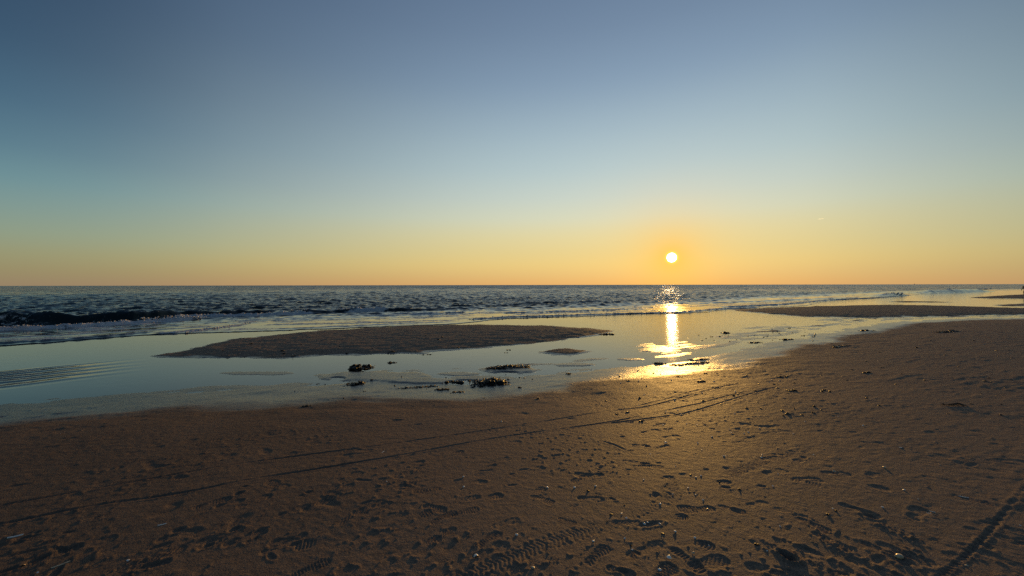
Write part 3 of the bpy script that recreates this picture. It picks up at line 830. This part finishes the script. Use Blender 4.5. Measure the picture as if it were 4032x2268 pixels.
roller([(1060, 1300), (1350, 1288), (1600, 1276), (1800, 1270)], .03, .4, .35, 10)
for i_, ln_ in enumerate(([(-300, 1352), (0, 1337), (300, 1322), (600, 1304), (900, 1286)], [(850, 1270), (1200, 1262), (1500, 1258), (1900, 1246)], [(1000, 1284), (1400, 1277), (1800, 1263)],
                           [(1400, 1247), (1800, 1240), (2200, 1228), (2600, 1212)], [(2000, 1243), (2400, 1231), (2680, 1222)], [(2700, 1210), (3100, 1192), (3400, 1176)], [(200, 1312), (600, 1292), (950, 1270)])):
    roller(ln_, .022, .5, .62, 20 + i_)
lacy = sstep(-.05, .35, fbm(ux_ := sx * .35 + sy * .12, sy * .9 - sx * .3, 3, 900))
foam = np.maximum(foam, (.30 + .30 * lacy) * sstep(.05, .5, offn) * sstep(12, 6, offn))
calm = sstep(16, 6, off)
far = (.45 + .55 * sstep(60, 260, srad)) * sstep(5, 14, off)
sea = np_mesh('sea', np.stack([sx, sy, sz], -1), grid_faces(NS, NSA, False), M_SEA, [('foam', foam), ('far', far), ('calm', calm)])
tag(sea, 'dark rippled sea with low breakers running to a straight horizon', kind='structure')

def sea_z(x, y):
    r = math.hypot(x, y); a = math.atan2(x, y)
    i = int(np.clip(np.searchsorted(RS, r), 1, NS - 1)); j = int(np.clip(np.searchsorted(saz, a), 1, NSA - 1))
    return float(sz[i * NSA + j])

# flecks of broken foam on the crests and swash fronts
def blob_mesh(bm, c, R, flatz=.7, sub=1, jit=.25):
    r = bmesh.ops.create_icosphere(bm, subdivisions=sub, radius=R)
    for v in r['verts']:
        k = 1 + jit * (random.random() - .5) * 2
        v.co = Vector((v.co.x * k, v.co.y * k, v.co.z * k * flatz)) + Vector(c)

bm = bmesh.new()
def flecks(pts, n, spread, R, up=0.02, zoff=0.0):
    P = smooth_line(line0(pts), 2)
    for _ in range(n):
        t = random.random() * (len(P) - 1); i = int(t); f_ = t - i
        p = P[i] * (1 - f_) + P[min(i + 1, len(P) - 1)] * f_
        p = p + np.random.default_rng(random.randrange(1 << 30)).normal(0, spread, 2)
        rad = R * (.4 + 1.0 * random.random() ** 2)
        blob_mesh(bm, (p[0], p[1], sea_z(p[0], p[1]) + up * random.random() + zoff), rad)
flecks([(0, 1307), (313, 1291), (652, 1268), (800, 1258)], 300, .16, .036, .04)
flecks([(560, 1272), (640, 1267), (720, 1262)], 70, .12, .04, .16)
flecks([(700, 1258), (850, 1250), (1000, 1245), (1200, 1235)], 160, .15, .06, .05)
flecks([(664, 1250), (682, 1249)], 16, .10, .07, .12, .05)
flecks([(1340, 1232), (1440, 1230), (1540, 1227)], 130, .25, .07, .05)
flecks([(735, 1312), (800, 1302), (880, 1292), (960, 1278), (1000, 1270)], 130, .07, .028, .03)
flecks([(1850, 1260), (2000, 1250), (2200, 1245), (2500, 1235), (2690, 1231), (2860, 1216)], 260, .12, .035, .03)
flecks([(3720, 1150), (3800, 1147), (3840, 1146)], 80, .7, .22, .1, .1)
flecks([(3850, 1144), (3885, 1143)], 40, .6, .25, .3, .2)
flecks([(3500, 1165), (3550, 1163)], 40, .5, .16, .1)
fo = bm_obj('sea_foam', bm, M_FOAM)
tag(fo, 'white flecks of foam along the breaking crests', kind='stuff')

# ------------------------------------------------------------------ the setting sun
D_SUN = 40000.0
bm = bmesh.new()
bmesh.ops.create_uvsphere(bm, u_segments=48, v_segments=24, radius=D_SUN * math.tan(math.radians(0.64)))
k = NB('sun_surface')
lw = k.n.new('ShaderNodeLayerWeight'); lw.inputs['Blend'].default_value = .5
em = k.n.new('ShaderNodeEmission'); em.inputs['Strength'].default_value = 1.0
k.lk(k.mix(k.map(lw.outputs['Facing'], .45, .95), (9, 8.6, 7.5, 1), (1.6, 1.25, .10, 1)), em.inputs['Color'])
gas = k.n.new('ShaderNodeBsdfTransparent'); ash = k.n.new('ShaderNodeAddShader')      # glowing gas: adds light, blocks none
k.lk(em.outputs[0], ash.inputs[0]); k.lk(gas.outputs[0], ash.inputs[1])
k.n.remove(k.b); k.lk(ash.outputs[0], k.out.inputs['Surface'])
sun = bm_obj('sun', bm, k.m)
sun.location = Vector(SUN) * D_SUN + Vector((0, 0, H))
tag(sun, 'bright yellow white sun low above the sea horizon', 'sun')

# ------------------------------------------------------------------ contrail
def tube(bm, pts, rads, seg=8):
    rings = []
    P = [Vector(p) for p in pts]
    for i, p in enumerate(P):
        t = (P[min(i + 1, len(P) - 1)] - P[max(i - 1, 0)]).normalized()
        up = Vector((0, 0, 1)) if abs(t.z) < .9 else Vector((1, 0, 0))
        a = t.cross(up).normalized(); b = a.cross(t)
        rings.append([bm.verts.new(p + (a * math.cos(q) + b * math.sin(q)) * rads[i]) for q in [2 * math.pi * s / seg for s in range(seg)]])
    for r0, r1 in zip(rings, rings[1:]):
        for s in range(seg):
            bm.faces.new((r0[s], r0[(s + 1) % seg], r1[(s + 1) % seg], r1[s]))
    bm.faces.new(rings[0][::-1]); bm.faces.new(rings[-1])

k = NB('ice_cloud')
tr = k.n.new('ShaderNodeBsdfTranslucent'); tr.inputs['Color'].default_value = (.9, .9, .9, 1)
df = k.n.new('ShaderNodeBsdfDiffuse'); df.inputs['Color'].default_value = (.9, .9, .9, 1)
tp = k.n.new('ShaderNodeBsdfTransparent'); tp.inputs['Color'].default_value = (.95, .95, .95, 1)     # optically thin ice cloud
ms = k.n.new('ShaderNodeAddShader'); tr.inputs['Color'].default_value = (.22, .22, .22, 1); k.n.remove(df)
k.lk(tp.outputs[0], ms.inputs[0]); k.lk(tr.outputs[0], ms.inputs[1]); k.n.remove(k.b); k.lk(ms.outputs[0], k.out.inputs['Surface'])
d0 = ray(3220, 863.5); d1 = ray(3245, 859.5)
A = d0 * 30000; B = d1 * 30800
bm = bmesh.new()
tube(bm, [A + (B - A) * t for t in (0, .2, .5, .8, 1)], [6, 17, 20, 16, 5])
tag(bm_obj('contrail', bm, k.m), 'short pale vapour trail in the sky right of the sun', 'contrail')

# ------------------------------------------------------------------ boat on the horizon
DB = 3200.0
d = ray(3601, 1119.5); t = DB / d[1]
boat = empty('boat', (d[0] * t, DB, 0.0), math.radians(12))
tag(boat, 'tiny dark boat silhouetted on the horizon far right of the sun', 'boat')
bm = bmesh.new()
prof = [(-6, .8), (-4.5, 1.6), (0, 1.9), (4, 1.5), (7, .08)]
top = [[bm.verts.new((x, s * w, 2.2 + .05 * max(0, x - 2) ** 2)) for x, w in prof] for s in (-1, 1)]
bot = [[bm.verts.new((x * .9, s * w * .6, -.6)) for x, w in prof] for s in (-1, 1)]
for i in range(4):
    bm.faces.new((top[0][i], top[0][i + 1], bot[0][i + 1], bot[0][i])); bm.faces.new((top[1][i + 1], top[1][i], bot[1][i], bot[1][i + 1]))
    bm.faces.new((top[0][i], top[1][i], top[1][i + 1], top[0][i + 1]))
bm.faces.new((top[0][0], bot[0][0], bot[1][0], top[1][0]))
bm_obj('hull', bm, M_HULL, boat, False)
bm = bmesh.new(); bmesh.ops.create_cube(bm, size=1)
for v in bm.verts: v.co = Vector((v.co.x * 4.2 * (1 if v.co.z < 0 else .8) - 1.2, v.co.y * 2.4, 3.6 + v.co.z * 3))
bm_obj('cabin', bm, M_CABIN, boat, False)
bm = bmesh.new(); tube(bm, [(-.6, 0, 5), (-.6, 0, 13)], [.35, .2], 6); tube(bm, [(-.6, -.0, 9.5), (3.2, 0, 7)], [.2, .15], 5)
bm_obj('mast', bm, M_HULL, boat)

# ------------------------------------------------------------------ person bending at the far right water's edge
def skin_body(name, joints, edges, mat, parent=None, root=0, sub=2):
    me = bpy.data.meshes.new(name)
    me.from_pydata([j[0] for j in joints], edges, [])
    o = bpy.data.objects.new(name, me); COL.objects.link(o)
    o.modifiers.new('skin', 'SKIN')
    for i, j in enumerate(joints):
        sv = me.skin_vertices[0].data[i]; sv.radius = (j[1], j[1] if len(j) < 3 else j[2]); sv.use_root = (i == root)
    o.modifiers.new('sub', 'SUBSURF').render_levels = sub
    bpy.context.view_layer.update()
    dg = bpy.context.evaluated_depsgraph_get()
    m2 = bpy.data.meshes.new_from_object(o.evaluated_get(dg))
    bpy.data.objects.remove(o)
    m2.polygons.foreach_set('use_smooth', [True] * len(m2.polygons))
    o = bpy.data.objects.new(name, m2); COL.objects.link(o)
    m2.materials.clear(); m2.materials.append(mat)
    if parent: o.parent = parent
    return o

pp = flat(4037, 1160, 0.09)
person = empty('person', (pp[0], pp[1], ground_z(pp[0], pp[1])), math.radians(180))
tag(person, 'person in dark clothes bending forward at the water edge far right', 'person')
J = [((0, 0, .86), .15, .12), ((.08, 0, 1.03), .13, .11), ((.20, 0, 1.20), .15, .12), ((.27, 0, 1.29), .10, .08), ((.33, 0, 1.34), .055), ((.40, 0, 1.40), .085, .075), ((.44, 0, 1.49), .07),   # 0-6 spine, neck, head
     ((-.02, .10, .80), .095), ((.06, .11, .47), .065), ((-.03, .11, .09), .042), ((.11, .12, .03), .032),      # 7-10
     ((-.02, -.10, .80), .095), ((.16, -.11, .48), .065), ((.10, -.11, .09), .042), ((.24, -.12, .03), .032),   # 11-14
     ((.25, .19, 1.24), .06), ((.32, .22, .98), .045), ((.45, .18, .78), .032), ((.50, .17, .70), .026),        # 15-18
     ((.25, -.19, 1.24), .06), ((.34, -.22, .98), .045), ((.48, -.16, .80), .032), ((.53, -.15, .72), .026)]
E_ = [(0, 1), (1, 2), (2, 3), (3, 4), (4, 5), (5, 6), (0, 7), (7, 8), (8, 9), (9, 10), (0, 11), (11, 12), (12, 13), (13, 14), (2, 15), (15, 16), (16, 17), (17, 18), (2, 19), (19, 20), (20, 21), (21, 22)]
skin_body('body', J, E_, M_COAT, person)
bm = bmesh.new(); bmesh.ops.create_uvsphere(bm, u_segments=16, v_segments=10, radius=.105)
for v in bm.verts: v.co = Vector((v.co.x * 1.05 + .40, v.co.y * .9, v.co.z * 1.0 + 1.465))
bm_obj('hair', bm, M_HAIR, person)

# ------------------------------------------------------------------ seaweed heaps
def weed(px, py, wpx, hpx, label, depth=None, n=None, mat=None, flatn=1.0, group=None, name='seaweed', cat='seaweed', angle=None):
    """a tangled heap: a lumpy core with many small fronds and bladders over it"""
    p = place(px, py)
    dpt = p[1]
    W = wpx * dpt / F * .92; Hh = hpx * dpt / F * .66
    Dp = depth if depth else max(.5 * W, .05)
    ang = coast * .6 if angle is None else angle
    o = empty_mesh = None
    bm = bmesh.new()
    rs_ = random.Random(int(px * 31 + py))
    m = int(.65 * (n or 60))
    c, s = math.cos(ang), math.sin(ang)
    lumps = [(rs_.uniform(-.42, .42), rs_.uniform(-.35, .35), rs_.uniform(.35, 1.0)) for _ in range(max(3, int(W / .12)))]
    for _ in range(m):
        lx, ly, lh = rs_.choice(lumps)
        u = max(-.5, min(.5, lx + rs_.gauss(0, .09))); v = max(-.5, min(.5, ly + rs_.gauss(0, .14)))
        env = max(0.0, 1 - (2 * u) ** 2) ** .5 * max(0, 1 - (2 * v) ** 2) ** .5
        z = Hh * lh * env * rs_.uniform(.0, .8) * flatn
        R = rs_.uniform(.12, .30) * min(max(Hh, .02), .5 * W) + .004
        bx, by = u * W, v * Dp
        blob_mesh(bm, (bx * c - by * s, bx * s + by * c, max(z, R * .2)), R, .6, 1, .5)
    r_ = bmesh.ops.create_icosphere(bm, subdivisions=3, radius=1.0)      # the mat that ties the heap together
    for v in r_['verts']:
        q_ = 1 + .3 * math.sin(5 * v.co.x + px) * math.cos(6 * v.co.y + py)
        bx, by = v.co.x * W * .50 * q_, v.co.y * Dp * .42 * q_
        v.co = Vector((bx * c - by * s, bx * s + by * c, v.co.z * max(.010, Hh * .22) * (.6 + .4 * q_)))
    for lx, ly, lh in lumps:
        for _ in range(2):
            bx, by = (lx + rs_.gauss(0, .03)) * W, (ly + rs_.gauss(0, .05)) * Dp
            blob_mesh(bm, (bx * c - by * s, bx * s + by * c, Hh * lh * .15), max(.012, min(Hh * lh * .75, W * .16)), .75, 2, .2)
    for _ in range(int(m * .9)):
        u = rs_.uniform(-.55, .55); v = rs_.uniform(-.5, .5)
        bx, by = u * W, v * Dp
        x0, y0 = bx * c - by * s, bx * s + by * c
        a = rs_.uniform(0, 6.28); l = rs_.uniform(.03, .075) * (.5 + W)
        z0 = Hh * rs_.uniform(.0, .5) * max(0, 1 - (2 * u) ** 2) * max(0, 1 - (1.6 * v) ** 2)
        tube(bm, [(x0, y0, z0 + .004), (x0 + l * .5 * math.cos(a), y0 + l * .5 * math.sin(a), z0 + rs_.uniform(-.05, .12) * Hh + .006), (x0 + l * math.cos(a), y0 + l * math.sin(a), .004)], [.006, .009, .003], 5)
    o = bm_obj(name, bm, mat or M_WEED)
    o.location = (p[0], p[1], p[2] - .004)
    tag(o, label, cat, group)
    return o

G_W = 'seaweed heaps along the tide pool'
weed(1424, 1452, 98, 40, 'largest dark seaweed mound sitting alone in the shallow pool', .42, 150, group=G_W)
weed(1546, 1430, 40, 18, 'small pointed seaweed lump just right of the mound in the pool', .2, 60, group=G_W)
weed(1398, 1513, 66, 22, 'low seaweed clump on the near edge of the pool below the big mound', .25, 80, group=G_W)
weed(1770, 1509, 120, 24, 'ragged seaweed strip bordering the left side of the small puddle', .22, 120, group=G_W)
weed(1925, 1507, 150, 34, 'long thick seaweed heap bordering the right side of the small puddle', .55, 220, group=G_W)
weed(2005, 1446, 170, 20, 'crumbly row of seaweed lumps on the mud island above the puddle', .35, 150, group=G_W)
weed(1640, 1526, 170, 8, 'thin dark line of seaweed crumbs on sand below the puddle', .12, 80, group=G_W)
weed(1740, 1534, 50, 11, 'small seaweed scrap on sand under the puddle', .1, 30, group=G_W)
weed(1800, 1544, 46, 10, 'flat seaweed scrap lowest below the puddle', .1, 30, group=G_W)
weed(2385, 1316, 70, 11, 'dark seaweed tuft on the right tip of the long sand bar', .35, 60, group=G_W)
weed(1678, 1398, 52, 10, 'seaweed clumps on the near rim of the long sand bar', .2, 50, group=G_W)
weed(1545, 1386, 26, 12, 'brown seaweed lump on the slope of the long sand bar', .2, 40, M_WEED2, group=G_W)
weed(2856, 1312, 40, 18, 'small seaweed tuft standing in the golden shallows right of the glare', .2, 40, group=G_W)
weed(3412, 1303, 54, 14, 'seaweed bundle holding a white shell on the right sand', .3, 50, group=G_W)
weed(3730, 1307, 116, 13, 'long thin dark seaweed strand on the far right sand', .3, 70, group=G_W)
weed(3100, 1337, 60, 12, 'short seaweed strand beside the wet edge right of the glare', .2, 40, group=G_W)
weed(2975, 1350, 66, 11, 'thin seaweed strand nearest the wet edge right of the glare', .2, 40, group=G_W)
weed(3310, 1364, 90, 12, 'seaweed strand on open sand midway right', .2, 40, group=G_W)
weed(2600, 1432, 50, 15, 'seaweed lump at the left end of the dark fringe under the glare', .15, 60, group=G_W)
weed(2755, 1416, 80, 9, 'upper seaweed strip of the fringe under the sun glare', .12, 60, group=G_W)
weed(2745, 1430, 110, 9, 'lower seaweed strip of the fringe under the sun glare', .12, 70, group=G_W)
weed(2670, 1436, 70, 8, 'seaweed crumbs between the lump and strips under the glare', .12, 50, group=G_W)
weed(3082, 1484, 44, 13, 'dark seaweed knot just above the curving ruts', .08, 26, group=G_W)
weed(3412, 1468, 44, 12, 'dark seaweed knot above the ruts on the right', .08, 26, group=G_W)
weed(3120, 1538, 44, 14, 'dark seaweed knot below the curving ruts', .08, 26, group=G_W)
weed(2240, 1472, 24, 10, 'dark seaweed knot at the edge of the pool', .1, 24, group=G_W)
weed(2676, 1484, 30, 9, 'dark seaweed knot on the golden sand under the glare', .08, 24, group=G_W)
weed(2765, 1503, 34, 10, 'dark seaweed knot left of the bend in the ruts', .08, 24, group=G_W)
weed(1205, 1600, 34, 12, 'tiny seaweed knot on dark sand below the mound', .08, 24, group=G_W)
weed(1155, 1402, 22, 7, 'dark weed at the foot of the upright shell', .1, 24, group=G_W)
# driftwood twig at the right
bm = bmesh.new()
c0 = place(3765, 1596)
rs2 = random.Random(5)
tube(bm, [(-.16, .02, .004), (-.09, .0, .012), (-.03, .01, .018), (.03, .0, .030), (.06, -.02, .018), (.10, -.05, .003)], [.004, .007, .008, .009, .007, .003], 7)
for _ in range(16):
    x_ = rs2.uniform(-.16, .05); a_ = rs2.uniform(0, 6.28); l_ = rs2.uniform(.02, .06)
    tube(bm, [(x_, 0, .01), (x_ + l_ * .5 * math.cos(a_), l_ * .5 * math.sin(a_), .018), (x_ + l_ * math.cos(a_), l_ * math.sin(a_), .003)], [.005, .004, .002], 5)
tw = bm_obj('driftwood', bm, M_WOOD); tw.location = c0
tag(tw, 'crooked dark driftwood twig casting a shadow on the right sand', 'driftwood')

# small scraps strewn over the sand
def scrap_mesh(seed):
    rs_ = random.Random(seed); bm = bmesh.new()
    blob_mesh(bm, (0, 0, .002), .026, .25, 2, .3)
    for _ in range(6):
        blob_mesh(bm, (rs_.gauss(0, .010), rs_.gauss(0, .007), .006 + .006 * rs_.random()), rs_.uniform(.007, .015), .7, 1, .35)
    me = bpy.data.meshes.new('seaweed_scrap'); bm.to_mesh(me); bm.free(); me.materials.append(M_WEED)
    me.polygons.foreach_set('use_smooth', [True] * len(me.polygons)); return me
SM = [scrap_mesh(i) for i in range(7)]
def scatter_scraps(n, x0, x1, y0, y1, sc_):
    for _ in range(n):
        px = random.uniform(x0, x1); py = random.uniform(y0, y1)
        p = place(px, py)
        o = bpy.data.objects.new('seaweed_scrap', random.choice(SM)); COL.objects.link(o)
        s_ = .62 * sc_ * random.uniform(.5, 1.5) * (0.6 + p[1] / 12)
        o.location = p; o.scale = (s_ * random.uniform(.8, 1.8), s_, s_ * random.uniform(.7, 1.2)); o.rotation_euler = (0, 0, coast + random.gauss(0, .5))
        tag(o, 'tiny dark scrap of seaweed strewn on the sand', 'seaweed scrap', 'seaweed scraps strewn on the sand')
scatter_scraps(46, 2380, 3250, 1450, 1660, .9)
scatter_scraps(40, 2750, 3250, 1290, 1345, .8)
scatter_scraps(34, 3200, 4000, 1330, 1640, .9)
scatter_scraps(22, 1250, 2350, 1455, 1580, .9)
scatter_scraps(16, 850, 2400, 1310, 1400, 1.2)
scatter_scraps(14, 2300, 3300, 1850, 2150, .55)

# ------------------------------------------------------------------ shells
def shell_bm(kind, rs_):
    bm = bmesh.new()
    if kind == 'cockle':
        na, nr = 12, 5
        ctr = bm.verts.new((0, -.35, .42))
        prev = None
        for i in range(1, nr + 1):
            t = i / nr
            row = []
            for j in range(na + 1):
                a = math.radians(-78 + 156 * j / na)
                rr_ = t * (1.0 + .04 * (j % 2)) * (1 - .12 * abs(a))
                row.append(bm.verts.new((rr_ * math.sin(a) * .62, -.35 + rr_ * math.cos(a) * .9, .42 * (1 - t ** 2.2) + .03 * (j % 2) * t)))
            if prev is None:
                for j in range(na): bm.faces.new((ctr, row[j], row[j + 1]))
            else:
                for j in range(na): bm.faces.new((prev[j], row[j], row[j + 1], prev[j + 1]))
            prev = row
    elif kind == 'razor':
        n = 8
        rows = []
        for i in range(n + 1):
            u = i / n * 2 - 1
            rows.append([bm.verts.new((u, .16 * math.cos(a) * (1 - .25 * u ** 6) + .10 * u * u, .13 * math.sin(a))) for a in [math.pi * q / 5 for q in range(6)]])
        for r0, r1 in zip(rows, rows[1:]):
            for q in range(5): bm.faces.new((r0[q], r0[q + 1], r1[q + 1], r1[q]))
    else:
        r = bmesh.ops.create_icosphere(bm, subdivisions=2, radius=1)
        for v in r['verts']:
            k_ = 1 + .12 * math.sin(5 * v.co.x + 3 * v.co.y)
            v.co = Vector((v.co.x * k_ * .8, v.co.y * k_ * .6, v.co.z * .42 + .25))
    return bm
SH = {}
for kd in ('cockle', 'razor', 'chip'):
    for mt in (M_SHELL, M_SHELL2):
        bm = shell_bm(kd, random)
        me = bpy.data.meshes.new('shell'); bm.to_mesh(me); bm.free(); me.materials.append(mt)
        me.polygons.foreach_set('use_smooth', [True] * len(me.polygons)); SH[kd, mt.name] = me
def shell(px, py, size, kind='chip', label=None, tan=False, rz=None, tilt=None, group='shells lying on the sand', upright=False):
    p = place(px, py)
    o = bpy.data.objects.new('shell', SH[kind, (M_SHELL2 if tan else M_SHELL).name]); COL.objects.link(o)
    o.location = (p[0], p[1], p[2] + .001); o.scale = (size * 1.2, size * 1.2, size * (1.2 if (kind == 'razor' or size > .014) else .75))
    o.rotation_euler = (tilt if tilt is not None else random.uniform(-.2, .35), 0, rz if rz is not None else random.uniform(0, 6.28))
    if upright:
        o.rotation_euler = (0, math.radians(-78), .4); o.location.z += size * .8
    tag(o, label or 'tiny white shell chip glinting on the brown sand', 'shell', group)
    return o
shell(638, 2066, .020, 'razor', 'white elongated shell lying on dark sand below the lower left rut', rz=.5)
shell(60, 2113, .030, 'razor', 'pale long shell half sunk beside a print at the far left', rz=.5)
shell(92, 2227, .015, 'cockle', 'yellowish shell at the tip of a deep print lower left', True)
shell(148, 2255, .010, 'cockle', 'small white shell at the bottom left corner')
shell(240, 2225, .030, 'razor', 'pinkish long shell lying at the lower left', True, rz=.9)
shell(505, 2207, .014, 'cockle', 'pale pair of shell halves above the crumbly heap lower left')
shell(1875, 2190, .026, 'cockle', 'broad grey white shell beside ridged prints at bottom centre', rz=.4)
shell(1508, 1780, .016, 'razor', 'white shell standing between the two ruts', rz=1.2, tilt=.8)
shell(2098, 2237, .013, 'chip', 'rounded pale pebble like shell near the bottom of the tyre tread', True)
shell(2035, 2107, .012, 'chip', 'small round pale shell beside the tyre tread')
shell(2466, 2040, .013, 'cockle', 'bright white shell lying inside the tyre tread')
shell(2448, 2022, .012, 'cockle', 'white shell on the upper rim of the tyre tread')
shell(2634, 2197, .024, 'cockle', 'large grey shell by the ridged heel print near bottom', rz=2.6)
shell(2730, 2178, .016, 'cockle', 'tan shell between two boot prints near bottom', True)
shell(2597, 2245, .012, 'chip', 'round grey shell at the bottom edge right of centre')
shell(2786, 2005, .012, 'cockle', 'tan shell right of the tyre tread end', True)
shell(2709, 1921, .013, 'cockle', 'brightest white shell at the end of the tyre tread')
shell(2650, 1946, .011, 'cockle', 'bright white shell left of the scuffed tread end')
shell(2738, 1948, .011, 'cockle', 'bright white shell right of the scuffed tread end')
shell(2768, 1969, .009, 'chip', 'small white shell at the end of a straight scratch')
shell(2622, 1743, .024, 'cockle', 'largest bright white shell below the deep prints under the sun', rz=.2, tilt=.5)
shell(2704, 1669, .014, 'cockle', 'bright shell left one of a pair under the bend of the ruts')
shell(2745, 1673, .015, 'cockle', 'bright shell right one of a pair under the bend of the ruts')
shell(3285, 1858, .020, 'cockle', 'pale round shell on the rim of a print right of centre', True)
shell(3483, 1843, .016, 'chip', 'pale pebble like shell at the lower end of a sand ridge', True)
shell(3613, 1965, .010, 'cockle', 'white shell sunk in a small dark pit on the right')
shell(3795, 1958, .022, 'razor', 'white long shell casting jagged shadow on the right', rz=-.5)
shell(3542, 2197, .026, 'chip', 'tan egg shaped shell by a deep print lower right', True)
shell(3070, 2072, .012, 'cockle', 'white shell in a narrow groove lower right')
shell(3020, 2170, .008, 'cockle', 'small white shell left of the deepest hole')
shell(3432, 1304, .060, 'cockle', 'white shell resting against the seaweed bundle', rz=.3)
shell(3670, 2015, .014, 'razor', 'pale long shell higher of two on streaked sand right', rz=-.6)
shell(3660, 2023, .012, 'razor', 'pale long shell lower of two on streaked sand right', rz=-.7)
shell(4017, 2069, .009, 'cockle', 'white shell at the right frame edge past the wheel rut')
shell(3806, 2228, .014, 'cockle', 'pale shell beside the wheel rut bottom right', True)
shell(1990, 1476, .030, 'cockle', 'white shell on the bank of the upper puddle')
shell(1966, 1486, .022, 'cockle', 'tan shell nestled in the long seaweed heap', True)
shell(1680, 1531, .016, 'cockle', 'single white shell left below the seaweed puddle')
shell(1152, 1402, .034, 'razor', 'pale shell standing upright at the near rim of the long sand bar', upright=True)
# the many tiny chips that glint under the sun
CH = [(2665, 1460), (2710, 1463), (2862, 1468), (2600, 1474), (2573, 1468), (2506, 1487), (2515, 1500), (2527, 1490), (2444, 1509), (2442, 1530), (2464, 1541), (2664, 1485), (2643, 1497), (2758, 1492), (2811, 1503),
      (2576, 1548), (2537, 1554), (2555, 1558), (2657, 1577), (2515, 1596), (2765, 1546), (2895, 1543), (2933, 1572), (2883, 1606), (2669, 1616), (2622, 1622), (2682, 1632), (3038, 1497), (3030, 1506), (3070, 1500),
      (2711, 1619), (2611, 1673), (2870, 1690), (2880, 1704), (2931, 1708), (2947, 1703), (2990, 1687), (2803, 1720), (3124, 1708), (2747, 1745), (2763, 1772), (2561, 1789), (2858, 1795), (3170, 1660), (2893, 1630),
      (3000, 1790), (3204, 1791), (2660, 1835), (2850, 1797), (2998, 1802), (2760, 1874), (2740, 1880), (3063, 1866), (3043, 1914), (2534, 1889), (2345, 1915), (2262, 1920), (2600, 1985), (2550, 2058), (2538, 2064),
      (2598, 2063), (2659, 2094), (2736, 2118), (2791, 2148), (2336, 2132), (2460, 2120), (3398, 1676), (3547, 1764), (3475, 1998), (3280, 2003), (2490, 2165), (1825, 1878), (1826, 1917), (1522, 1896), (2155, 1920), (3300, 1640),
      (3560, 1930), (3700, 1830), (2420, 1480), (2380, 1500), (2330, 1455), (1704, 1638), (1975, 1660), (1160, 1540)]
for px, py in CH:
    z_ = place(px, py)
    shell(px, py, random.uniform(.007, .011) * (.8 + z_[1] / 8), random.choice(['cockle', 'chip']), group='tiny shell chips on the sand')
